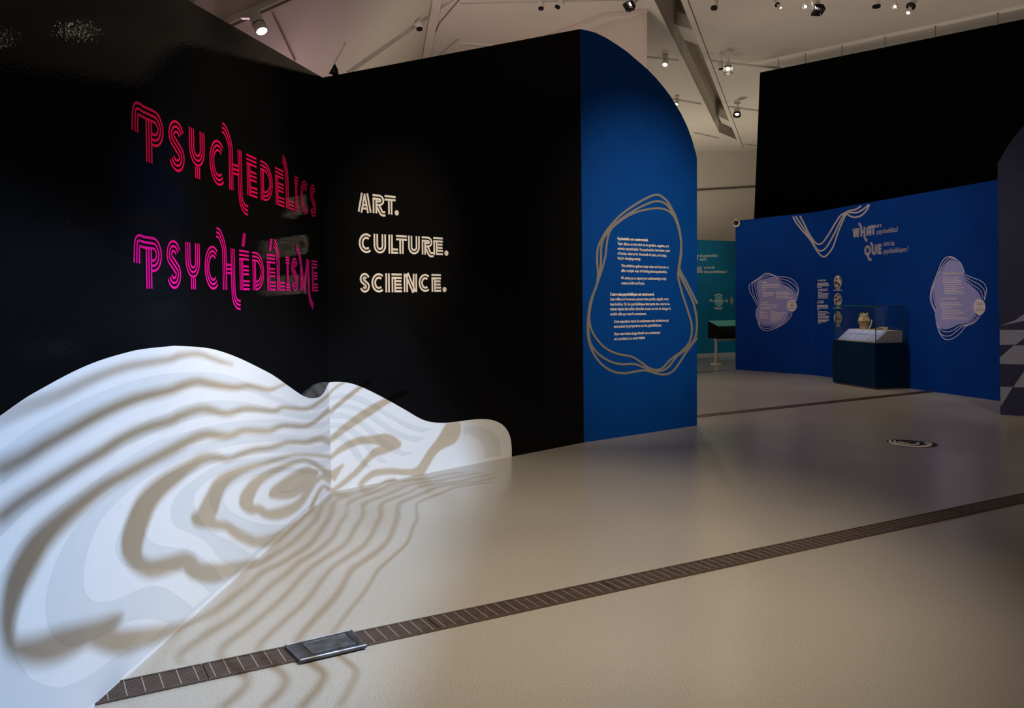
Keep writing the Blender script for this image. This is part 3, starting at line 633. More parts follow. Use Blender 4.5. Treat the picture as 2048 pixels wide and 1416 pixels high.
# blob beside the gap
bl = thing('info_graphic', 'lavender blob of small text with line rings on the blue wall beside the gap', 'wall graphic', tuple(PR1.hit(1550, 620)))
ZA = lambda pts: zpx(1500, 540, 10.89, pts); za = lambda x, y: (1500 + x / 10.89, 540 + y / 10.89)
obj('blob', fill_px(PR1, ZA([(145, 310), (160, 255), (220, 215), (330, 190), (450, 155), (520, 155), (580, 185), (640, 240), (720, 310), (830, 360), (920, 430), (980, 500), (1005, 570), (1005, 660), (950, 780), (850, 900), (810, 980), (770, 1070), (700, 1130), (600, 1180), (480, 1197), (350, 1195), (240, 1165), (165, 1110), (130, 1030), (122, 950), (140, 850), (185, 760), (205, 680), (185, 580), (150, 440)]), .003), M_lav, bl)
for r in ([(160, 770), (60, 590), (-8, 450), (-15, 340), (60, 260), (200, 170), (300, 88), (375, 68), (450, 82), (560, 130), (640, 148), (760, 152), (880, 182), (980, 260), (1040, 350), (1055, 450), (1025, 600), (1000, 680)],
          [(180, 750), (130, 640), (70, 500), (45, 350), (70, 275), (180, 190), (300, 122), (400, 92), (500, 108), (600, 170), (680, 195), (800, 222), (920, 290), (1000, 370), (1040, 470), (1020, 590)],
          [(195, 720), (180, 640), (140, 520), (105, 360), (115, 265), (200, 197), (340, 147), (450, 120), (520, 132), (600, 192), (700, 260), (830, 312), (940, 410), (1000, 490), (1020, 560)],
          [(165, 1110), (210, 1240), (280, 1300), (360, 1322), (480, 1300), (600, 1250), (740, 1170), (850, 1070), (905, 980), (912, 910)],
          [(165, 1120), (220, 1215), (300, 1265), (400, 1272), (560, 1240), (700, 1170), (820, 1060), (870, 960), (885, 905)],
          [(170, 1125), (230, 1180), (320, 1215), (440, 1222), (580, 1205), (700, 1140), (780, 1060), (830, 960), (855, 905)]):
    obj('ring', strip_px(PR1, ZA(r), 1.1, .004), M_lavline, bl)
obj('disc', disc_px(PR1, *za(915, 778), 107 / 10.89, 128 / 10.89, .005), M_disc, bl)
dash_rows(PR1, za, [(275, 368, 272, 268), (252, 382, 712, 704)], 2.3, M_letter, bl)
dash_rows(PR1, za, [(252, 636, 320, 310), (252, 655, 348, 338), (252, 665, 384, 376), (252, 345, 416, 412), (276, 320, 458, 456), (565, 612, 452, 450), (276, 520, 490, 484), (276, 520, 520, 516), (276, 505, 552, 548), (276, 392, 582, 580),
                    (565, 840, 486, 480), (565, 865, 516, 510), (565, 890, 544, 540), (565, 825, 574, 570), (565, 922, 606, 602), (228, 598, 752, 746), (228, 592, 784, 778), (228, 585, 820, 814), (228, 440, 848, 844),
                    (205, 300, 896, 892), (440, 545, 896, 892), (205, 392, 930, 926), (205, 340, 962, 958), (205, 390, 990, 986), (205, 412, 1022, 1018), (205, 400, 1052, 1048), (440, 795, 932, 930), (440, 748, 964, 960), (440, 738, 994, 990),
                    (440, 702, 1022, 1018), (440, 705, 1050, 1046), (440, 665, 1080, 1076), (440, 602, 1108, 1106)], 1.15, M_letter, bl)
dash_rows(PR1, za, [(862, 968, 700, 700), (850, 980, 716, 716), (838, 868, 768, 768), (955, 1000, 768, 768), (850, 985, 826, 826), (862, 970, 846, 846)], .9, M_slate2, bl, .007)
obj('emblem', disc_px(PR1, *za(913, 770), 2.4, 3.0, .006), mat('leaf_emblem', (.42, .40, .14), rough=.6), bl)
# text column and three round photographs
tx = thing('info_text', 'narrow column of small white text beside three round photographs', 'wall text', tuple(PR2.hit(1646, 600)))
zb = lambda x, y: (1625 + x / 10.89, 540 + y / 10.89)
text_line(PR2, 'SET AND SETTING', *zb(118, 246), *zb(292, 240), .028, M_text, tx, bold=.02)
text_line(PR2, "ÉTAT D'ESPRIT", *zb(118, 696), *zb(255, 692), .022, M_text, tx, bold=.02)
text_line(PR2, 'ET CONTEXTE', *zb(100, 730), *zb(240, 726), .022, M_text, tx, bold=.02)
dash_rows(PR2, zb, [(102, 338, 290, 282), (102, 355, 318, 310), (102, 358, 348, 342), (102, 204, 380, 376), (118, 340, 422, 416), (118, 328, 452, 448), (118, 210, 486, 484), (118, 360, 520, 516), (118, 338, 552, 548), (118, 338, 582, 580), (118, 338, 612, 610),
                    (102, 338, 770, 768), (102, 345, 800, 800), (102, 338, 830, 830), (102, 165, 860, 860), (118, 325, 904, 906), (118, 370, 934, 938), (118, 282, 966, 970), (118, 362, 1004, 1008), (118, 358, 1034, 1038), (118, 362, 1064, 1070), (118, 350, 1094, 1100), (118, 298, 1124, 1128), (118, 192, 1156, 1158)], 1.25, M_text, tx)
def photo_material(k):
    m = bpy.data.materials.new('sepia_photo_%d' % k); m.use_nodes = True; nt = m.node_tree; b = nt.nodes['Principled BSDF']
    tc = nt.nodes.new('ShaderNodeTexCoord'); n = nt.nodes.new('ShaderNodeTexNoise'); n.inputs['Scale'].default_value = 19 + 2 * k; n.inputs['Detail'].default_value = 3
    r = nt.nodes.new('ShaderNodeValToRGB'); r.color_ramp.elements[0].position = .43; r.color_ramp.elements[1].position = .56
    r.color_ramp.elements[0].color = (.05, .04, .03, 1); r.color_ramp.elements[1].color = (.62, .55, .46, 1)
    nt.links.new(tc.outputs['Object'], n.inputs['Vector']); nt.links.new(n.outputs['Fac'], r.inputs['Fac']); nt.links.new(r.outputs['Color'], b.inputs['Base Color'])
    b.inputs['Roughness'].default_value = .5; return m
for k, (cy, lab) in enumerate(((260, 'topmost round sepia photograph on the blue wall'), (650, 'middle round sepia photograph on the blue wall'), (1045, 'lowest round sepia photograph on the blue wall behind the case'))):
    c = zb(551, cy); t = thing('round_photograph', lab, 'photograph', tuple(PR2.hit(*c)), 'round photographs on the blue wall')
    obj('print', disc_px(PR2, *c, 7.5, 13, .004), photo_material(k), t)
    obj('rim', strip_px(PR2, [(c[0] + 7.5 * math.cos(a), c[1] + 13 * math.sin(a)) for a in [i * math.pi / 12 for i in range(24)]], .8, .005, True, 2), M_taupe2, t)
    dash_rows(PR2, zb, [(510, 595, cy + 158, cy + 158), (455, 650, cy + 180, cy + 180)] if k < 2 else [(495, 605, cy + 160, cy + 160), (495, 605, cy + 185, cy + 185)], 1.5, M_taupe2, t)
# blob next to the slate panel
b2 = thing('info_graphic', 'lavender blob headed MIND-ALTERING DRUGS with line rings on the blue wall', 'wall graphic', tuple(PR2.hit(1910, 620)))
ZB = lambda pts: zpx(1850, 500, 7.45, pts); zc = lambda x, y: (1850 + x / 7.45, 500 + y / 7.45)
obj('blob', fill_px(PR2, ZB([(430, 150), (350, 180), (280, 270), (200, 390), (150, 500), (132, 620), (150, 740), (160, 850), (150, 950), (165, 1060), (200, 1140), (260, 1175), (330, 1180), (420, 1150), (500, 1110), (620, 1090), (690, 1040), (740, 970), (780, 880), (835, 760), (830, 690), (790, 620), (700, 540), (620, 470), (590, 400), (585, 320), (560, 240), (510, 180)]), .003), M_lav, b2)
for r in ([(590, 340), (540, 210), (460, 130), (380, 97), (300, 120), (240, 200), (180, 350), (110, 530), (80, 660), (85, 770), (150, 920)],
          [(500, 160), (400, 115), (330, 140), (250, 250), (170, 420), (115, 560), (95, 660), (110, 790), (155, 910)], [(470, 140), (390, 140), (310, 210), (220, 330), (150, 470), (120, 600), (125, 700), (155, 830)],
          [(590, 360), (700, 410), (800, 445), (880, 500), (915, 580), (905, 670), (885, 750)], [(595, 390), (700, 460), (800, 510), (870, 580), (895, 660), (880, 740)], [(600, 420), (680, 500), (780, 560), (840, 630), (860, 720)],
          [(165, 1070), (210, 1220), (270, 1310), (340, 1335), (430, 1310), (520, 1240), (610, 1140), (720, 1090), (790, 1030), (825, 970)], [(175, 1100), (230, 1240), (300, 1280), (390, 1270), (480, 1200), (560, 1140), (680, 1100), (760, 1030), (790, 970)],
          [(180, 1110), (240, 1190), (320, 1220), (420, 1195), (520, 1130), (640, 1100), (720, 1030), (755, 960)]):
    obj('ring', strip_px(PR2, ZB(r), 1.3, .004), M_lavline, b2)
obj('disc', disc_px(PR2, *zc(815, 848), 88 / 7.45, 122 / 7.45, .005), M_disc, b2)
text_line(PR2, 'MIND-ALTERING DRUGS', *zc(283, 370), *zc(558, 362), .040, M_letter, b2, bold=.015, off=.006)
text_line(PR2, 'LES PSYCHOTROPES', *zc(248, 747), *zc(483, 746), .040, M_letter, b2, bold=.015, off=.006)
dash_rows(PR2, zc, [(265, 515, 410, 404), (265, 497, 438, 432), (265, 537, 464, 456), (265, 540, 488, 482), (285, 550, 520, 514), (285, 458, 548, 544), (285, 592, 574, 564), (285, 475, 600, 594), (285, 570, 624, 618), (285, 580, 650, 644),
                    (230, 520, 788, 786), (230, 555, 812, 814), (230, 535, 838, 838), (230, 400, 860, 862), (255, 525, 896, 898), (255, 568, 922, 926), (255, 580, 946, 950), (255, 465, 972, 974), (250, 602, 998, 1002), (250, 640, 1022, 1030)], 1.2, M_letter, b2)
dash_rows(PR2, zc, [(768, 862, 788, 786), (775, 848, 802, 800), (762, 868, 815, 814), (790, 835, 830, 829), (765, 866, 864, 862), (750, 876, 888, 886), (760, 872, 902, 901)], 1.0, M_slate2, b2, .007)
# checkered print on the slate panel
ck = thing('checker_print', 'pale checkered floor pattern printed low on the slate panel', 'wall graphic', tuple(PG.hit(2025, 760)))
Zg = lambda pts: zpx(1820, 380, 2.95, pts)
for q in ([(529, 803), (620, 768), (690, 720), (690, 768)], [(530, 825), (690, 825), (690, 862), (625, 912), (530, 914)], [(530, 988), (612, 917), (690, 917), (690, 1030), (530, 1025)], [(608, 1163), (690, 1045), (690, 1166)], [(532, 1160), (606, 1163), (535, 1278)],
          [(780, 825), (900, 825), (880, 862), (740, 862)], [(760, 1040), (900, 1050), (900, 1170), (760, 1166)]):
    obj('tile_print', fill_px(PG, Zg(q), .003, False), M_slate2, ck)
# teal wall print and the heading that runs behind the blue panel
th = thing('heading_lettering', 'grey heading HOW do psychedelics work on the teal wall', 'lettering', tuple(PT_.hit(1400, 515)))
zt_ = lambda x, y: (1380 + x / 3.54, 360 + y / 3.54)
hletters(th, PT_, [('h', 1356, 1368, zt_(0, 530)[1], zt_(0, 566)[1], 0), ('O', 1370, 1382, zt_(0, 530)[1], zt_(0, 566)[1], 0), ('W', 1384, 1397, zt_(0, 528)[1], zt_(0, 566)[1], 0)], 515, .05, .014, M_taupe2)
text_line(PT_, 'do psychedelics', *zt_(68, 545), *zt_(195, 543), .075, M_text, th)
text_line(PT_, 'work?', *zt_(68, 571), *zt_(115, 570), .075, M_text, th)
tq = thing('heading_lettering', 'grey heading QUEL est le rôle des psychédéliques on the teal wall', 'lettering', tuple(PT_.hit(1400, 540)))
hletters(tq, PT_, [('Q', 1362, 1374, zt_(0, 614)[1], zt_(0, 658)[1], 0), ('U', 1376, 1387, zt_(0, 614)[1], zt_(0, 658)[1], 0), ('E', 1389, 1398, zt_(0, 614)[1], zt_(0, 658)[1], 0), ('l', 1399.5, 1406, zt_(0, 614)[1], zt_(0, 658)[1], 0)], 540, .05, .014, M_taupe2)
text_line(PT_, 'est le rôle', *zt_(100, 629), *zt_(174, 628), .075, M_text, tq)
text_line(PT_, 'des psychédéliques ?', *zt_(100, 659), *zt_(263, 658), .075, M_text, tq)
mo = thing('diagram_graphic', 'pale blue oval diagram with small side figures on the teal wall', 'wall graphic', tuple(PT_.hit(1437, 602)))
obj('oval', disc_px(PT_, *zt_(203, 858), 8.8, 11.5, .004), mat('pale_teal', (.16, .40, .46), rough=.6), mo)
obj('axis_line', strip_px(PT_, [zt_(150, 858), zt_(262, 856)], .9, .005, False, 1), M_disc, mo)
for x, y, r in ((146, 852, 2.6), (259, 856, 2.6), (294, 852, 3.0), (293, 872, 2.2), (293, 838, 2.0)):
    obj('figure', disc_px(PT_, *zt_(x, y), r, r * 1.3, .006), mat('rose_print', (.42, .30, .28), rough=.6), mo)
obj('caption_arc', strip_px(PT_, [zt_(174, 822), zt_(188, 812), zt_(203, 808), zt_(218, 812), zt_(230, 822)], 1.6, .006), M_text, mo)
dash_rows(PT_, zt_, [(168, 236, 905, 905), (176, 228, 912, 912)], .9, M_text, mo)

# ------------------------------------------------------------------ floor fittings
def fz(p, z): return Vector((p.x, p.y, z))
dA = Vector((-1.70, 3.147, 0)); dd = Vector((1, .5735, 0)).normalized(); dn = Vector((dd.y, -dd.x, 0)); DW = .158   # dn points to the camera side
j0 = ((flo(405, 1334).xy - dA.xy).dot(dd.xy))
def drain_module(s0, s1, label, first_cross=.0, n=18):
    o = dA + dd * s0; t = thing('drain_grate', label, 'drain', (o.x, o.y, 0), 'grates of the long drain across the open floor')
    Lm = s1 - s0
    def along(a, b, off, w, z0, z1): p = o + dd * a + dn * off; q = o + dd * b + dn * off; return bar(fz(p, (z0 + z1) / 2), fz(q, (z0 + z1) / 2), w, z1 - z0)
    obj('channel', along(0, Lm, DW / 2, DW, .0005, .0025), M_channel, t)
    for off in (.004, DW - .004): obj('side_rail', along(0, Lm, off, .008, .001, .009), M_bronze, t)
    g = obj('grating', join(*[along(.004, Lm - .004, .014 + (DW - .028) * (k + .5) / 11, .0070, .001, .007) for k in range(11)]), M_bronze, t); g['kind'] = 'stuff'
    cr = []
    for k in range(n):
        p = o + dd * (Lm * (k + .5) / n); cr.append(bar(fz(p + dn * .008, .0055), fz(p + dn * (DW - .008), .0055), .0036, .0045))
    c = obj('cross_rod', join(*cr), M_bronze_l, t); c['kind'] = 'stuff'
s = j0 - .3; k = 0
drain_module(.0, j0 - .003, 'short end grate of the floor drain under the white mural', n=8)
for i in range(10):
    drain_module(j0 + i * .99, j0 + (i + 1) * .99 - .003, ('bronze slatted drain grate with the metal cover plate lying on it' if i == 0 else '%s bronze slatted drain grate beyond the metal cover plate' % ('first', 'second', 'third', 'fourth', 'fifth', 'sixth', 'seventh', 'eighth', 'ninth')[i - 1]))
fb = thing('drain_line', 'narrow dark floor drain running up to the blue wall by the display case', 'drain', tuple(flo(1395, 832)))
e0, e1 = flo(1340, 838.5), flo(1862, 783.0); ed = (e1 - e0).normalized(); en = Vector((ed.y, -ed.x, 0))
obj('channel', bar(fz(e0, .001), fz(e1, .001), .16, .002), M_channel, fb)
for off in (-.07, .07): obj('side_rail', bar(fz(e0 + en * off, .003), fz(e1 + en * off, .003), .012, .005), M_bronze, fb)
g = obj('grating', join(*[bar(fz(e0 + en * (-.055 + k * .0184), .003), fz(e1 + en * (-.055 + k * .0184), .003), .009, .004) for k in range(7)]), M_bronze, fb); g['kind'] = 'stuff'
fc = thing('drain_line', 'thin dark floor seam at the foot of the blue wall corner by the gap', 'drain', tuple(flo(1420, 743)))
obj('channel', bar(fz(flo(1350, 748.5), .001), fz(flo(1466, 739.6), .001), .05, .002), M_channel, fc)
# metal cover plate over the drain
cp = [flo(569, 1300), flo(704, 1268.5), flo(734, 1299.5), flo(600, 1331)]
pc = sum(cp, Vector()) / 4
cov = thing('cover_plate', 'dark scuffed metal cover plate lying across the floor drain', 'cover plate', (pc.x, pc.y, .009))
def q4(k, z): return [fz(pc + (p - pc) * k, z) for p in cp]
def ring_of(a, b): return a + b, [(i, (i + 1) % 4, 4 + (i + 1) % 4, 4 + i) for i in range(4)]
obj('plate', join(slab(q4(1.0, .020), (0, 0, -.011)), ring_of(q4(1.0, .020), q4(.965, .0235)), ring_of(q4(.965, .0235), q4(.93, .0205))), M_steel, cov)
ux, uy = (cp[1] - cp[0]), (cp[3] - cp[0])
def pq(a, b, z): return fz(cp[0] + ux * a + uy * b, z)
lid = obj('lid', slab([pq(.22, .2, .0235), pq(.84, .2, .0235), pq(.84, .84, .0235), pq(.22, .84, .0235)], (0, 0, -.003)), mat('worn_steel', (.20, .21, .23), rough=.38, metal=.75, var=.5, scale=20), cov)
obj('lid_rim', join(*[bar(a, b, .004, .004) for a, b in ((pq(.22, .2, .024), pq(.84, .2, .024)), (pq(.22, .84, .024), pq(.84, .84, .024)), (pq(.22, .2, .024), pq(.22, .84, .024)))]), mat('bright_edge', (.4, .4, .42), rough=.3, metal=.8), lid)
obj('slot', bar(pq(.86, .18, .0225), pq(.86, .86, .0225), .012, .004), M_channel, cov)
obj('latch', slab([pq(.70, .42, .0262), pq(.80, .42, .0262), pq(.80, .64, .0262), pq(.70, .64, .0262)], (0, 0, -.003)), M_steel, cov)
# spiral floor decal
class FloorPlane(Plane):
    def __init__(s): s.o = Vector((0, 0, 0)); s.u = Vector((1, 0, 0)); s.v = Vector((0, 1, 0)); s.n = Vector((0, 0, 1))
FP = FloorPlane()
sp = thing('floor_decal', 'round black floor sticker with pale spiral rings on the open floor', 'floor sticker', tuple(flo(1824, 886)))
Zs = lambda pts: zpx(1700, 820, 7.877, pts)
obj('disc', fill_px(FP, Zs([(575, 492), (615, 474), (720, 467), (900, 475), (1100, 492), (1290, 514), (1388, 550), (1330, 580), (1200, 592), (1050, 594), (900, 583), (750, 561), (640, 530)]), .0015), M_blackmatte, sp)
M_decal = mat('decal_pale', (.86, .82, .78), rough=.5)
for st in ([(655, 477, 10), (618, 490, 30), (670, 523, 28), (770, 548, 20), (900, 566, 18), (1050, 575, 22), (1190, 565, 34), (1275, 543, 46), (1230, 522, 26), (1170, 513, 12)],
           [(720, 482, 10), (690, 494, 22), (730, 517, 18), (830, 537, 13), (950, 545, 12), (1050, 538, 18), (1090, 526, 24), (1050, 514, 10)], [(765, 492, 8), (770, 502, 16), (850, 516, 12), (945, 524, 8)]):
    obj('spiral_ring', strip_px(FP, Zs(st), None, .0025), M_decal, sp)

# ------------------------------------------------------------------ glass display case
Fv, Lv, Rv = flo(1750.6, 779.8), flo(1665.4, 766.4), flo(1817, 777)
ea = (Lv - Fv); la = ea.length; ea.normalize(); eb = Vector((ea.y, -ea.x, 0)); eb = eb if eb.dot(Rv - Fv) > 0 else -eb; lb = .615
def cp3(a, b, z): return Fv + ea * a + eb * b + Vector((0, 0, z))
def cbox(a0, a1, b0, b1, z0, z1): return box(cp3((a0 + a1) / 2, (b0 + b1) / 2, (z0 + z1) / 2), ea * ((a1 - a0) / 2), eb * ((b1 - b0) / 2), Vector((0, 0, (z1 - z0) / 2)))
case = thing('display_case', 'dark navy plinth with a clear glass vitrine against the blue wall', 'display case', tuple(Fv))
obj('kick_base', cbox(.02, la - .02, .02, lb - .02, 0, .025), mat('kick_brown', (.16, .12, .085), rough=.5), case)
obj('plinth', cbox(0, la, 0, lb, .025, .736), M_navy, case)
GT = 1.318; gi = .035
for nm, vf in (('glass_pane', cbox(gi, la - gi, gi, gi + .008, .737, GT)), ('glass_pane', cbox(gi, la - gi, lb - gi - .008, lb - gi, .737, GT)),
               ('glass_pane', cbox(gi, gi + .008, gi + .009, lb - gi - .009, .737, GT)), ('glass_pane', cbox(la - gi - .008, la - gi, gi + .009, lb - gi - .009, .737, GT)),
               ('glass_top', cbox(gi, la - gi, gi, lb - gi, GT + .001, GT + .010))): obj(nm, vf, M_glass, case)
for a, b in ((gi, gi), (la - gi, gi), (gi, lb - gi)): obj('glass_edge', cbox(a - .005, a + .005, b - .005, b + .005, .737, GT), M_glassedge, case)
obj('glass_edge', cbox(gi, la - gi, gi - .006, gi, GT - .004, GT + .012), M_glassedge, case)
obj('glass_edge', cbox(gi - .006, gi, gi, lb - gi, GT - .004, GT + .012), M_glassedge, case)
WT = .925
prof = [(.05, .738), (.05, .752), (.275, WT), (.565, WT), (.565, .738)]
bd = thing('display_plinth', 'cream wedge board with a sloping lavender label inside the glass case', 'display board', tuple(cp3(.5, .3, .738)))
obj('wedge', slab([cp3(.06, b, z) for b, z in prof], ea * (la - .12)), M_board, bd)
sv = (Vector((eb.x, eb.y, 0)) * .225 + Vector((0, 0, WT - .752))); sn_ = Vector((0, 0, 1)) * .225 - eb * (WT - .752); sn_.normalize()
def sp3(a, t, off): return cp3(a, .05, .752) + sv * t + sn_ * off
obj('label_sheet', slab([sp3(.07, .03, .003), sp3(la - .07, .03, .003), sp3(la - .07, .98, .003), sp3(.07, .98, .003)], sn_ * -.002), M_label, bd)
rows = []
for c in range(5):
    for r_ in range(4):
        a0_ = .12 + c * .17; t0 = .90 - r_ * .22
        for ln in range(2):
            rows.append(([sp3(a0_, t0 - ln * .06, .0045), sp3(a0_ + .12 - .02 * ln, t0 - ln * .06, .0045), sp3(a0_ + .12 - .02 * ln, t0 - ln * .06 - .025, .0045), sp3(a0_, t0 - ln * .06 - .025, .0045)], [(0, 1, 2, 3)]))
tr = obj('text_row', join(*rows), M_labelline, bd); tr['kind'] = 'stuff'
vp = cp3(.80, .43, WT)
vase = thing('clay_vessel', 'ochre carved clay vessel standing on the board in the glass case', 'vase', tuple(vp))
vb = smooth_shade(obj('body', lathe(vp, (0, 0, 1), [(.0, 0), (.074, 0), (.072, .012), (.063, .045), (.070, .07), (.092, .105), (.099, .13), (.095, .155), (.082, .195), (.074, .212), (.070, .222), (.069, .262), (.062, .268), (.056, .262), (.056, .21)], 28, False, False), M_vase, vase))
obj('neck_band', lathe(vp + Vector((0, 0, .212)), (0, 0, 1), [(.073, 0), (.077, .006), (.073, .012)], 28, False, False), M_vase, vase)
obj('waist_band', lathe(vp + Vector((0, 0, .122)), (0, 0, 1), [(.097, 0), (.102, .006), (.097, .012)], 28, False, False), mat('ochre_dark', (.22, .14, .07), rough=.6), vase)
tocam = (CAM - vp); tocam.z = 0; tocam.normalize(); side = Vector((tocam.y, -tocam.x, 0))
for k, a in enumerate((-38, 32)):
    dv = tocam * math.cos(math.radians(a)) + side * math.sin(math.radians(a)); sd2 = Vector((dv.y, -dv.x, 0))
    obj('relief_panel', box(vp + dv * .088 + Vector((0, 0, .170)), sd2 * .038, (dv * .10 + Vector((0, 0, -.30))).normalized() * .034, dv * .006), mat('pale_clay', (.56, .44, .27), rough=.6, var=.2, scale=40), vase)
for k, a in enumerate((-60, 10)):
    dv = tocam * math.cos(math.radians(a)) + side * math.sin(math.radians(a))
    obj('rim_nub', lathe(vp + dv * .06 + Vector((0, 0, .262)), (0, 0, 1), [(.009, 0), (.008, .018), (.003, .026)], 8), M_vase, vase)
bp = [cp3(.60, .36, WT + .006), cp3(.575, .37, WT + .05), cp3(.56, .38, WT + .10), cp3(.555, .385, WT + .145), cp3(.56, .39, WT + .16)]
tag(smooth_shade(obj('bone_pipe', tube(smooth([tuple(p) for p in bp], False, 4), [.012] * 8 + [.010] * 9, 10), M_bone)), 'slim curved bone-coloured piece standing beside the clay vessel', 'bone')
lf = thing('folded_leaflet', 'iridescent leaf-shaped card lying between the vessel and the small bottle', 'leaflet', tuple(cp3(.35, .42, WT)))
lp = [(.56, .36, .004), (.46, .38, .022), (.36, .40, .050), (.28, .42, .066), (.22, .43, .052)]
lq = [(.55, .40, .002), (.45, .45, .003), (.35, .49, .004), (.28, .47, .010), (.22, .43, .040)]
def leaf_mat():
    m = bpy.data.materials.new('iridescent'); m.use_nodes = True; nt = m.node_tree; b = nt.nodes['Principled BSDF']
    tc = nt.nodes.new('ShaderNodeTexCoord'); w = nt.nodes.new('ShaderNodeTexNoise'); w.inputs['Scale'].default_value = 12
    r = nt.nodes.new('ShaderNodeValToRGB'); cr = r.color_ramp; cr.elements[0].position = .35; cr.elements[0].color = (.16, .42, .42, 1); cr.elements[1].position = .65; cr.elements[1].color = (.70, .22, .20, 1)
    e = cr.elements.new(.5); e.color = (.55, .50, .30, 1)
    nt.links.new(tc.outputs['Object'], w.inputs['Vector']); nt.links.new(w.outputs['Fac'], r.inputs['Fac']); nt.links.new(r.outputs['Color'], b.inputs['Base Color']); b.inputs['Roughness'].default_value = .4; return m
Vl = [cp3(a, b, WT + z) for a, b, z in lp + lq]
obj('card', (Vl, [(i, i + 1, 6 + i, 5 + i) for i in range(4)]), leaf_mat(), lf)
obj('card_edge', tube([cp3(a, b, WT + z) for a, b, z in lp], .003, 6), M_bone, lf)
vb2 = cp3(.17, .33, WT)
bt = thing('small_bottle', 'small white-labelled vial with a dark cap on the board edge', 'bottle', tuple(vb2))
obj('body', lathe(vb2, (0, 0, 1), [(.026, 0), (.027, .004), (.027, .054), (.024, .058)], 18), mat('label_white', (.72, .68, .6), rough=.5), bt)
obj('cap', lathe(vb2 + Vector((0, 0, .058)), (0, 0, 1), [(.024, 0), (.022, .014), (.006, .018), (.006, .030)], 18), M_blackmatte, bt)

# ------------------------------------------------------------------ reading rail by the teal wall
rb = flo(1432, 729)
rr = thing('reading_rail', 'white metal stand with a sloping teal sign and dark body near the teal wall', 'sign stand', tuple(rb))
ru = (T1 - T0).normalized(); rn = Vector((ru.y, -ru.x, 0))
obj('foot', lathe(rb, (0, 0, 1), [(.115, 0), (.115, .022), (.10, .028)], 24), M_whitemetal, rr)
obj('leg', box(rb + Vector((0, 0, .28)), ru * .019, rn * .019, Vector((0, 0, .26))), M_whitemetal, rr)
rb2 = rb + ru * 1.05
obj('foot', lathe(rb2, (0, 0, 1), [(.115, 0), (.115, .022), (.10, .028)], 24), M_whitemetal, rr)
obj('leg', box(rb2 + Vector((0, 0, .28)), ru * .019, rn * .019, Vector((0, 0, .26))), M_whitemetal, rr)
obj('rail', box((rb + rb2) / 2 + Vector((0, 0, .535)), ru * .56, rn * .035, Vector((0, 0, .026))), M_whitemetal, rr)
pr_ = [(.12, .0), (.16, .06), (.17, .20), (.12, .26), (-.18, .365), (-.20, .33), (-.20, .0)]
rbk = rb - ru * .05
sgn = slab([rbk + rn * a + Vector((0, 0, .562 + z)) for a, z in pr_], ru * 1.15)
obj('sign_body', sgn, M_blackmatte, rr)
pA, pB = rbk + rn * .12 + Vector((0, 0, .826)), rbk + rn * -.18 + Vector((0, 0, .931))
obj('sign_face', slab([pA, pA + ru * 1.15, pB + ru * 1.15, pB], (0, 0, .012)), M_tealsign, rr)

# ------------------------------------------------------------------ dome camera, bracket on the wall top
dc = at(1473, 446, B0.y - .12)
dm = thing('dome_camera', 'white dome security camera on the top corner of the blue wall', 'camera', tuple(dc))
dax = Vector((-.35, -1, -.1)).normalized()
smooth_shade(obj('housing', lathe(dc - dax * .04, dax, [(.078, 0), (.082, .03), (.074, .07), (.060, .085)], 24), M_whitemetal, dm))
smooth_shade(obj('dome', lathe(dc + dax * .045 + Vector((-.012, 0, 0)), dax, [(.052, 0), (.048, .02), (.034, .038), (.014, .048), (.0, .05)], 24, True, False), mat('dark_dome', (.03, .022, .018), rough=.15, spec=.5), dm))
zk = lambda x, y: at(370 + x / 6.4, y / 6.4, PLM.hit(668, 160).y + .10)
bk = thing('wall_bracket', 'small black pointed bracket with two holes on top of the black wall corner', 'bracket', tuple(zk(1905, 975)))
pts = [zk(*p) for p in ((1915, 810), (1952, 880), (1957, 930), (1980, 1000), (1885, 1000), (1885, 945), (1842, 942))]
obj('plate', slab(pts, (0, .02, 0)), M_blackmatte, bk)
for y in (886, 918): obj('hole', lathe(zk(1906, y) + Vector((0, -.002, 0)), (0, -1, 0), [(.0045, 0), (.0045, .002)], 10), M_whitemetal, bk)

# ------------------------------------------------------------------ lighting tracks and spotlights
def track(a, b, label, w=.036, h=.03, mslot=True, nrm=Vector((0, 0, -1))):
    a, b = Vector(a), Vector(b); t = thing('lighting_track', label, 'lighting track', tuple((a + b) / 2))
    obj('rail', bar(a + nrm * h / 2, b + nrm * h / 2, w, h, nrm), M_whitemetal, t)
    obj('slot', bar(a + nrm * (h + .001), b + nrm * (h + .001), w * .35, .002, nrm), M_line, t)
track(cei(1290, 112), cei(1357, 119), 'white lighting track between the pillar and the ceiling slot')
track(cei(1422, 120), cei(1562, 136), 'white lighting track from the ceiling slot to the curtain top')
track(cei(1335, 195), cei(1404, 207), 'white lighting track half hidden by the curved blue panel')
track(cei(1458, 212), cei(1522, 221), 'white lighting track between the slot and the curtain edge')
track(cei(1388, 264), cei(1437, 275), 'far thin lighting track beside the slot end')
track(cei(1489, 287), cei(1518, 291), 'far thin lighting track running to the curtain edge')
track(cei(920, 3.5), cei(1290, -4), 'long lighting track above the black wall top')
track(cei(1440, -30), cei(2000, -30), 'long lighting track carrying the bright lamps')
track(cei(878, 109), cei(916, 75), 'short slanted lighting track by the fold strip')
track(cei(920, 86), cei(990, 90), 'short level lighting track low above the black wall')
track(cei(868, 22), cei(906, -3), 'short lighting track crossing the fold strip')
nF_ = PF.n
track(PF.hit(430, 53), PF.hit(580, -12), 'wide lighting track on the sloping facet above the title wall', .10, .05, True, nF_)
track(PF.hit(690, 147), PF.hit(852, 34), 'long slanted lighting track on the sloping ceiling facet', .06, .04, True, nF_)
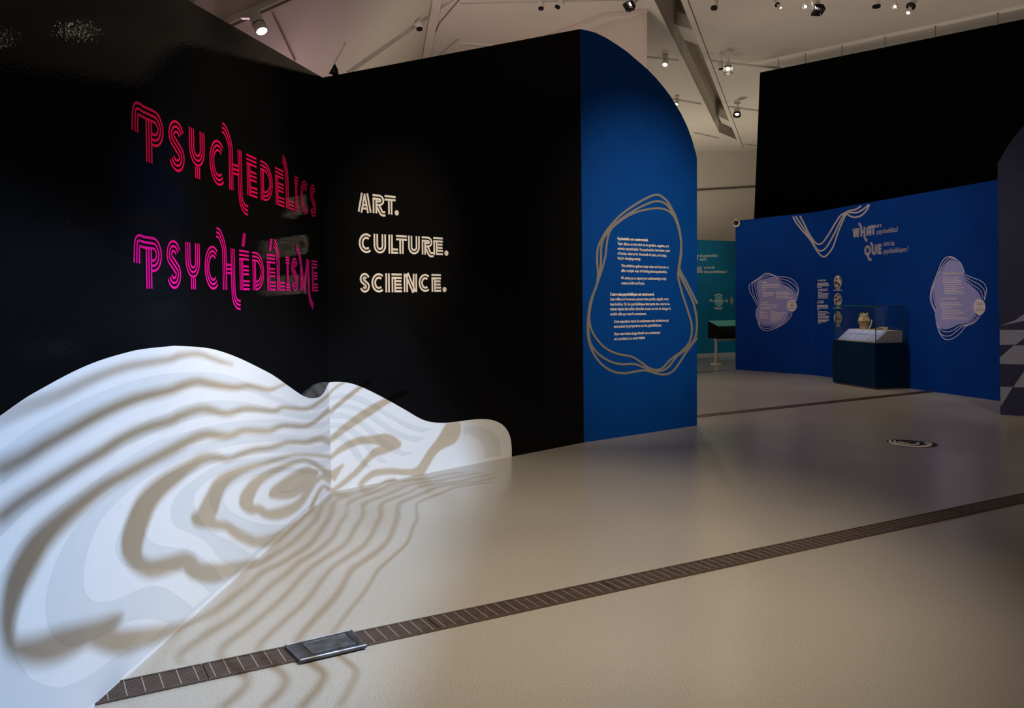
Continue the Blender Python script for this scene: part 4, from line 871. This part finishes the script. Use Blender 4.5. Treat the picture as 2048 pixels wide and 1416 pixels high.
for i, (a, b) in enumerate(((PF.hit(541, 20, .005), PF.hit(590, 124, .005)), (PF.hit(668, 128, .005), PF.hit(692, 84, .005)))):
    struct('trim_%d' % (i + 8), tube([a, b], .004, 6), M_line, ('thin seam down the sloping facet beside the large lamp', 'thin seam on the sloping facet above the wall bracket')[i], 'trim')
tag(obj('cable', tube([cei(848, 117, H - .01), cei(879, 46, H - .01), cei(919, -1, H - .01)], .008, 6), M_line), 'thin dark cable running along the ceiling beside the fold strip', 'cable')
struct('trim_7', bar(at(1385, 380.5, 27.98), at(1560, 370, 27.98), .03, .05), M_line, 'dark horizontal seam across the high white wall', 'trim')

def fixture(px, py, Y, aim, r, length, label, kind='can', lit=False, mount=None, up_=None):
    c = at(px, py, Y); d = Vector(aim).normalized(); m = mount if mount is not None else Vector((c.x, c.y, H - .03))
    t = thing('spotlight', label, 'spotlight', tuple(m), 'spotlights on the ceiling tracks')
    back = c - d * length; m = Vector(m) + Vector((0, 0, -.42 * r - .002))
    body = smooth_shade(obj('body', lathe(back, d, [(r * .82, 0), (r, length * .08), (r, length * .95)], 20), M_whitemetal, t))
    pv = back + d * length * .25
    obj('arm', tube([m, m + (pv - m) * .5 + Vector((r * .3, 0, 0)), pv], r * .22, 8), M_whitemetal, t)
    obj('adapter', box(m, Vector((r * .9, 0, 0)), Vector((0, r * .45, 0)), Vector((0, 0, r * .4))), M_whitemetal, t)
    if kind in ('can', 'ring'):
        obj('front_ring', lathe(back + d * length * .95, d, [(r * 1.04, 0), (r * 1.04, length * .10), (r * .88, length * .10), (r * .86, length * .03)], 20, False, False), M_blackmatte if not lit and kind == 'can' else M_whitemetal, t)
        if kind == 'ring': obj('band', lathe(back + d * length * .66, d, [(r * 1.05, 0), (r * 1.05, length * .035)], 20), M_blackmatte, t)
        obj('lens', lathe(back + d * length * 1.0, d, [(r * (.45 if lit == 2 else .86), 0), (r * (.42 if lit == 2 else .80), length * .03)], 20), (M_lamp if lit == 2 else M_lampsoft) if lit else M_blackmatte, t)
        if lit == 2: obj('reflector', lathe(back + d * length * .985, d, [(r * .86, 0), (r * .84, length * .01)], 20), M_chrome, t)
    elif kind == 'barn':
        _, s1, t1 = frame_of(d)
        obj('lens', lathe(back + d * length * .96, d, [(r * .55, 0), (r * .55, length * .03)], 20), M_lamp if lit else M_lampsoft, t)
        for sg, ax, ay in ((1, s1, t1), (-1, s1, t1), (1, t1, s1), (-1, t1, s1)):
            o_ = back + d * length * 1.0 + ax * sg * r * 1.05
            q = [o_ + ay * r * 1.1, o_ - ay * r * 1.1, o_ - ay * r * 1.25 + ax * sg * r * .35 + d * r * 1.6, o_ + ay * r * 1.25 + ax * sg * r * .35 + d * r * 1.6]
            obj('barn_door', slab(q, ax * sg * .003), M_blackmatte, t)
        obj('front_ring', lathe(back + d * length * .95, d, [(r * 1.06, 0), (r * 1.06, length * .07)], 20, False, False), M_chrome, t)
    elif kind == 'profile':
        obj('front_ring', lathe(back + d * length, d, [(r * 1.25, 0), (r * 1.25, r * .3), (r * .7, r * .3)], 20, False, False), M_blackmatte, t)
        obj('lens_tube', lathe(back + d * (length + r * .3), d, [(r * .62, 0), (r * .62, r * 2.2), (r * .55, r * 2.4)], 20), M_chrome, t)
        obj('lens', lathe(back + d * (length + r * 2.7), d, [(r * .5, 0), (r * .3, r * .2)], 16), M_lampsoft, t)
    elif kind == 'dome':
        obj('shade', lathe(back + d * length * .6, d, [(r * .5, 0), (r * 1.15, r * .6), (r * 1.3, r * 1.5)], 20, True, False), M_blackmatte, t)
        obj('lens', lathe(back + d * length * .95, d, [(r * .55, 0), (r * .6, r * .3)], 20), M_lampsoft, t)
    return t
lm = PF.hit(494, 27, .085)
fixture(523, 61, lm.y - .12, (.42, -.30, -.85), .050, .19, 'large white lit spotlight on the sloping facet above the title wall', 'ring', 1, lm)
lm2 = PF.hit(834, 47, .04)
fixture(839, 58, lm2.y - .05, (.1, -.3, -1), .05, .16, 'small white unlit spotlight at the end of the slanted track', 'can', 0, lm2)
fixture(1082, 17, 13.4, (-.05, -.3, -1), .042, .20, 'white unlit spotlight above the black wall hanging nearly straight down', 'can', 0, Vector((at(1084, 0, 13.6).x, 13.7, H - .03)))
fixture(1115, 14, 13.4, (-.5, -.3, -1), .042, .20, 'white unlit spotlight above the black wall tilted sideways', 'can', 0, Vector((at(1126, 0, 13.6).x, 13.7, H - .03)))
fixture(1262, 8, 13.2, (-.6, -.5, -.8), .055, .17, 'white spotlight with black barn doors in front of the pillar top', 'barn', 0, Vector((at(1276, 0, 13.4).x, 13.5, H - .03)))
fixture(1330, 129, 16.75, (-.25, -.55, -.85), .055, .20, 'lit white spotlight between the pillar and the ceiling slot', 'can', 1)
fixture(1428, 16, 13.0, (-.2, -.35, -1), .05, .20, 'white unlit spotlight beside the ceiling slot', 'can', 0)
fixture(1456, 138, 16.4, (-.2, -.85, -.65), .06, .16, 'bright barn door spotlight between the slot and the curtain', 'barn', 1)
fixture(1442, 138, 16.6, (.1, -.1, -1), .045, .14, 'small white unlit spotlight next to the bright barn door lamp', 'can', 0)
fixture(1474, 228, 20.7, (-.15, -.4, -.9), .075, .16, 'dark domed spotlight glowing below beside the curtain edge', 'dome', 1)
fixture(1353, 208, 20.3, (-.3, -.3, -.9), .045, .14, 'small white spotlight half behind the curve of the blue panel', 'can', 1)
fixture(1554, 9, 12.8, (.4, -.5, -.7), .035, .09, 'tiny chrome-fronted lamp with a hanging weight on the bright track', 'profile', 1)
fixture(1611, 13, 12.8, (-.38, -.9, -.30), .045, .14, 'brightest star-like spotlight on the long track', 'can', 2)
fixture(1634, 14, 12.6, (.05, -.4, -.9), .060, .14, 'black barn door spotlight next to the brightest lamp', 'barn', 0)
fixture(1753, 13, 12.7, (0, -.1, -1), .058, .22, 'white unlit can spotlight between the two bright lamps', 'can', 0)
fixture(1790, 13, 12.8, (-.5, -.85, -.30), .040, .12, 'second bright spotlight next to the long lens lamp', 'can', 2)
fixture(1822, 12, 12.6, (-.45, -.35, -.8), .055, .14, 'spotlight with a long chrome lens tube', 'profile', 1)
# ------------------------------------------------------------------ pattern projector: lamp, slide of dark strips, hood
PJ = Vector((2.7, 2.6, 4.2)); PJA = (Vector((-1.0, 5.0, .45)) - PJ).normalized(); PD = .20
pq_ = PJA.to_track_quat('-Z', 'Y'); pmx = pq_.to_matrix(); pX, pY = pmx.col[0], pmx.col[1]
def slide_st(p): d = p - PJ; k = d.dot(PJA); return (d.dot(pX) / k, d.dot(pY) / k)
SA, SB = slide_st(PLL.hit(0, 1150))[0], slide_st(C0)[0]
def slide_pt(p):                                 # the slide stands tilted, so the picture is sharp at the wall corner and soft at the near end
    s_, t_ = slide_st(p); k = min(max((s_ - SA) / (SB - SA), -.1), 1.15); return PJ + (PJA + pX * s_ + pY * t_) * (.10 + .22 * k)
class FloorHit:
    def hit(s, px, py, off=0): return flo(px, py)
FH = FloorHit()
sL = [
 [(-10, 846, 10), (0, 839, 11), (51, 815.6, 12), (118.6, 790, 12), (186, 758, 11), (254, 734, 10), (340, 719, 9), (355, 713, 9), (394, 708, 8), (418, 715, 8), (443, 724, 7), (466, 729, 4)],
 [(-10, 946, 24), (0, 940.7, 24), (51, 915, 22), (84.7, 893, 21), (135.6, 864.7, 20), (203, 827.5, 19), (271, 798.6, 17), (340, 781.7, 15), (355, 775, 15), (390, 764.4, 14), (416.7, 768, 14), (443, 773, 13), (469.4, 775.8, 12), (496, 772.3, 11), (522, 777.5, 10), (539.7, 780, 8), (562, 772, 5), (580, 764, 4)],
 [(-10, 1043, 22), (0, 1035.6, 22), (34, 1008.5, 22), (84.7, 976, 21), (152.5, 934, 19), (203, 905, 18), (237, 882, 17), (288, 858, 16), (340, 842.7, 15), (355, 834.7, 15), (394, 820.6, 14), (418, 820.6, 14), (452, 828.5, 12), (487, 818.9, 11), (522, 820.6, 10), (548.5, 822.4, 9), (566, 815.4, 8), (601, 818.9, 7), (622, 815.4, 7), (645, 799.5, 6), (657, 789, 6)],
 [(16.7, 1292, 20), (12, 1262, 22), (14, 1230, 24), (25, 1182.7, 32), (45, 1137, 38), (81, 1079.7, 35), (135.6, 1028.8, 28), (203, 976, 21), (254, 947.5, 18), (305, 920, 17), (340, 902, 17), (372.7, 884, 16), (408, 870, 16), (443, 873, 15), (460.6, 872, 13), (487, 862.8, 12), (522, 862.8, 12), (539.7, 862, 11), (566, 852, 9), (601, 854, 9), (622, 848.7, 8), (645, 831, 8), (658, 819, 8)],
 [(8, 1290, 16), (35, 1302, 34), (80, 1303, 46), (125, 1288, 46), (165, 1272, 36), (205, 1254, 24), (232, 1240, 16), (245, 1232, 6)],
 [(165, 1272, 24), (195, 1280, 34), (235, 1286, 38), (282, 1278, 30), (314, 1270, 24), (345, 1261, 18), (372, 1252, 14)],
 [(277, 1140, 20), (262, 1110, 30), (262, 1085, 33), (271, 1052.5, 34), (290, 1008, 32), (320, 975, 28), (355, 949, 23), (381.5, 931.6, 18), (404, 919, 17), (429, 916, 14), (453.6, 919.3, 10), (474.7, 912.3, 10), (496, 904, 11), (513, 899.7, 11), (539.7, 897, 10), (575, 885.7, 9), (610, 885.7, 10), (636, 879, 12), (650.5, 881, 13), (660, 886, 12)],
 [(268, 1126, 26), (300, 1140, 28), (340, 1131, 26), (371, 1124, 27), (389, 1143, 30), (422.7, 1149, 33), (456, 1142.4, 26), (489.7, 1132, 18), (515, 1124, 12)],
 [(660, 915, 7), (636.4, 912.3, 6), (601, 910.5, 6), (580, 913, 7), (557, 919.3, 9), (522, 930, 11), (496, 937, 13), (469.4, 948, 18), (446.6, 962, 23), (434, 977, 25), (424, 998, 27), (414, 1023, 31), (405, 1038, 26), (425.5, 1050, 20), (452, 1054.7, 16), (464, 1064, 18), (487, 1077.5, 21), (513, 1085.4, 21), (539.7, 1082, 22), (566, 1067, 15), (592.5, 1046, 10), (617, 1025, 8), (630, 1012, 6)],
 [(383, 1030, 10), (395, 1040, 26), (412, 1044, 24)],
 [(662, 958, 22), (652, 947, 14), (645, 940.4, 10), (618.8, 924, 8), (597.7, 923, 8), (566, 935, 12), (531, 952.7, 15), (510, 968, 20), (496, 988, 25), (490, 1008, 26), (500, 1020, 20), (517, 1021, 17), (531, 1030, 18), (557, 1029, 22), (583.7, 1017.8, 19), (601, 1003.7, 14), (618.8, 979, 10), (633, 961, 9), (645, 956, 10), (661, 962, 14)],
 [(618.8, 1021, 6), (629, 998.4, 7), (641.7, 977, 7), (650.5, 975.6, 7), (661, 981, 7)],
]
oval = zpx(320, 900, 5.689, [(1225, 545), (1255, 445), (1400, 330), (1560, 230), (1680, 195), (1740, 225), (1800, 250), (1760, 330), (1680, 430), (1600, 510), (1480, 565), (1380, 575), (1280, 565)])
sM = [
 [(657, 789, 5), (670.8, 775, 5), (685, 766.7, 4), (700, 756, 3)],
 [(658, 827, 8), (681, 805.6, 9), (701.5, 789, 9), (720, 775, 8), (740, 762, 6)],
 [(660, 882, 10), (681, 863, 14), (711.8, 840.5, 17), (742.5, 820, 17), (767, 805.6, 14), (783.6, 797, 12), (815, 782, 10)],
 [(660, 917, 8), (677, 902, 11), (697.4, 889.7, 15), (722, 881.5, 16), (746.6, 880, 18), (771, 881, 28), (790, 888, 24), (802, 889, 10)],
 [(785, 892, 16), (767, 900, 18), (750.7, 905, 16), (734, 920.5, 12), (718, 939, 12), (697.4, 957.4, 11), (677, 973.8, 10), (661, 984, 9)],
 [(660.5, 956, 24), (672.8, 943, 14), (687, 928.7, 4)],
 [(718, 973, 10), (732, 957.4, 12), (750.7, 946, 14), (783.6, 943, 13), (814, 945, 13), (837, 943, 20), (849, 928.7, 19), (861.5, 908, 18), (875.8, 891.8, 21), (897, 873.3, 36), (905, 857, 34), (904.6, 845, 28)],
]
sF = [
 [(752.7, 969, 4), (725.8, 980.4, 4), (690, 987, 5), (660.6, 994, 6), (645, 1008, 7), (640.4, 1018.6, 9), (633.7, 1036.6, 9), (613.5, 1056.8, 9), (590, 1080, 9), (554.4, 1106.7, 9), (523, 1124, 10), (500, 1135, 8)],
 [(793, 960, 4), (768.5, 964.7, 4), (746, 977, 5), (712, 986, 5), (678.6, 997, 6), (666, 1007.4, 8), (664, 1027.6, 9), (654, 1043, 9), (638, 1065.8, 9), (622.5, 1086, 9), (600, 1102.8, 9), (565.6, 1124.5, 9), (523, 1146, 10), (489.7, 1176, 11), (451.8, 1205, 12), (420, 1227, 12), (385, 1244, 10), (350, 1262, 8)],
 [(930, 944, 3), (892, 949, 3), (858, 956.8, 4), (813.4, 961, 4), (786.4, 967, 4), (761.7, 979, 5), (730, 990.5, 5), (705.6, 1000.6, 6), (695, 1009.6, 8), (693, 1030, 9), (678.6, 1047.8, 9), (667.4, 1072.5, 9), (649.4, 1090.5, 9), (622.5, 1110.7, 9), (600, 1123, 9), (576.7, 1144.6, 10), (541, 1171.4, 10), (501, 1209, 11), (456, 1242.8, 12), (411.6, 1269.6, 13), (378, 1294, 13), (358, 1312, 12), (362, 1330, 8)],
 [(960, 945, 3), (903, 955.7, 3), (881, 961, 4), (847, 964.7, 4), (813.4, 971.4, 5), (791, 982.7, 5), (761.7, 994, 5), (734.8, 1004, 6), (726, 1013, 8), (725.8, 1032, 9), (712, 1052, 9), (699, 1077, 9), (685, 1092.7, 9), (651.7, 1115, 9), (622.5, 1135, 9), (600, 1158, 10), (567.8, 1193.7, 10), (527.6, 1229, 11), (489.7, 1260.7, 11), (456, 1285, 12), (441, 1304, 12), (450, 1328, 13), (480, 1345, 14), (494, 1358, 15), (489.7, 1374.5, 15), (467, 1396.8, 14), (440, 1418, 13)],
 [(990, 948, 3), (950, 955, 3), (914.5, 963.6, 4), (869.5, 968, 4), (840, 973.7, 5), (818, 985, 5), (791, 995, 6), (768.5, 1004, 7), (761, 1014, 9), (761.7, 1032, 9), (752.7, 1047.8, 9), (741.5, 1072.5, 9), (725.8, 1092.7, 9), (696.6, 1113, 9), (667.4, 1133, 9), (645, 1158, 10), (622.5, 1189, 10), (600, 1214, 10), (576.7, 1234, 10), (545.5, 1263, 10), (520, 1290, 11), (520, 1312, 12), (545, 1332, 13), (566, 1348, 14), (571, 1363, 14), (556.6, 1388, 13), (523, 1417, 12)],
 [(995, 953.5, 3), (959, 962.5, 4), (925.7, 967, 4), (892, 970.3, 5), (869.5, 976, 5), (847, 986, 6), (824.6, 995, 6), (802, 1005, 7), (795.4, 1015, 9), (795.4, 1034, 10), (788.7, 1052, 10), (779.7, 1074.8, 10), (761.7, 1097, 10), (728, 1122, 10), (701, 1142, 11), (685.4, 1171.4, 12), (663, 1202.8, 12), (634, 1233, 11), (617, 1251.8, 11), (595, 1280, 11), (595, 1302, 11), (615, 1322, 12), (640, 1339, 14), (648, 1354, 14), (630, 1383.4, 13), (599, 1417, 12)],
 [(981.8, 964.7, 3), (932.4, 971.4, 3), (903, 977, 4), (889.8, 983.8, 4), (865, 992.8, 4), (842.6, 1001.8, 4), (833, 1011, 5), (832.5, 1023, 6), (834.7, 1036.6, 6), (826.9, 1052.3, 6), (821, 1070, 6), (813.4, 1087, 6), (795.4, 1104, 6), (770.7, 1126.4, 6), (752.7, 1144.4, 6), (741.5, 1164.6, 6), (728, 1184.8, 6), (712, 1205, 6), (688, 1235, 6), (668, 1263, 6), (659, 1282, 7), (670, 1304, 7), (695, 1324, 8), (712, 1342, 9), (702, 1372, 8), (677, 1414, 8)],
]
parts = []
def slide_strip(pl, pts):
    q = smooth(pts, False, 5); L, R = strip2(q)
    parts.append(([slide_pt(pl.hit(*a)) for a in L + R], strip_faces(len(q), False)))
for s_ in sL: slide_strip(PLL, [(x, y, w * (1.35 if x < 330 else 1.35 - .25 * min(1, (x - 330) / 170))) for x, y, w in s_])
for s_ in sM: slide_strip(PLM, s_)
for s_ in sF: slide_strip(FH, [(x, y, w * 1.18) for x, y, w in s_])
oq = smooth(oval, True, 4); o3 = [slide_pt(PLL.hit(*a)) for a in oq]
parts.append((o3, [tuple(t) for t in tessellate_polygon([[Vector((*slide_st(PLL.hit(*a)), 0)) for a in oq]])]))
pjt = thing('pattern_projector', 'black hooded pattern projector hung from the ceiling beside the camera position', 'projector', tuple(PJ))
sl_ = obj('slide', join(*parts), M_blackmatte, pjt); sl_['kind'] = 'stuff'
def sp_(s_, t_, k): return PJ + (PJA + pX * s_ + pY * t_) * k
EX = 1.15
hood = [(-EX, -EX), (EX, -EX), (EX, EX), (-EX, EX)]
Vh = [sp_(a, b, .03) for a, b in hood] + [sp_(a, b, .375) for a, b in hood]
obj('hood', (Vh, [(i, (i + 1) % 4, 4 + (i + 1) % 4, 4 + i) for i in range(4)]), M_blackmatte, pjt)
obj('body', box(PJ - PJA * .15, PJA * .13, pX * .12, pY * .10), M_blackmatte, pjt)
obj('drop_rod', tube([PJ - PJA * .15 + Vector((0, 0, .08)), Vector((PJ.x - PJA.x * .15, PJ.y - PJA.y * .15, H))], .015, 8), M_blackmatte, pjt)
lp_ = bpy.data.lights.new('projector_beam', 'SPOT'); lp_.energy = 1250; lp_.spot_size = math.radians(100); lp_.spot_blend = .3; lp_.color = (.48, .68, 1.0); lp_.shadow_soft_size = .0006
lpo = bpy.data.objects.new('projector_beam', lp_); COL.objects.link(lpo); lpo.location = PJ; lpo.rotation_euler = pq_.to_euler(); lpo.parent = None
# the lens image fades out softly towards its borders: brightness over the slide coordinates
lp_.use_nodes = True; nt = lp_.node_tree; em = nt.nodes['Emission']
tc = nt.nodes.new('ShaderNodeTexCoord'); sx = nt.nodes.new('ShaderNodeSeparateXYZ'); nt.links.new(tc.outputs['Normal'], sx.inputs[0])
def mth(op, a, b=None):
    n = nt.nodes.new('ShaderNodeMath'); n.operation = op
    for i, v in enumerate((a, b)):
        if v is None: continue
        if isinstance(v, (int, float)): n.inputs[i].default_value = v
        else: nt.links.new(v, n.inputs[i])
    return n.outputs[0]
nz_ = mth('MULTIPLY', sx.outputs['Z'], -1.0); S_ = mth('DIVIDE', sx.outputs['X'], nz_); T_ = mth('DIVIDE', sx.outputs['Y'], nz_)
def fade(p_in, q_in, p_out):                     # full light on the line p_in-q_in, none on the parallel line through p_out
    (x1, y1), (x2, y2), (x3, y3) = slide_st(p_in), slide_st(q_in), slide_st(p_out)
    nx, ny = -(y2 - y1), (x2 - x1); l = math.hypot(nx, ny); nx, ny = nx / l, ny / l
    c1 = nx * x1 + ny * y1; c3 = nx * x3 + ny * y3
    v = mth('ADD', mth('MULTIPLY', S_, nx), mth('MULTIPLY', T_, ny))
    mr = nt.nodes.new('ShaderNodeMapRange'); mr.interpolation_type = 'SMOOTHSTEP'
    mr.inputs['From Min'].default_value = c3; mr.inputs['From Max'].default_value = c1; mr.inputs['To Min'].default_value = 0; mr.inputs['To Max'].default_value = 1
    nt.links.new(v, mr.inputs['Value']); return mr.outputs['Result']
f1_ = fade(flo(850, 1030), flo(700, 1290), flo(1010, 1060))
f2_ = fade(PLM.hit(862, 850), PLM.hit(905, 930), PLM.hit(990, 880))
f3_ = fade(PLM.hit(720, 730), PLL.hit(300, 640), PLM.hit(760, 560))
nt.links.new(mth('MULTIPLY', mth('MULTIPLY', f1_, f2_), f3_), em.inputs['Strength'])
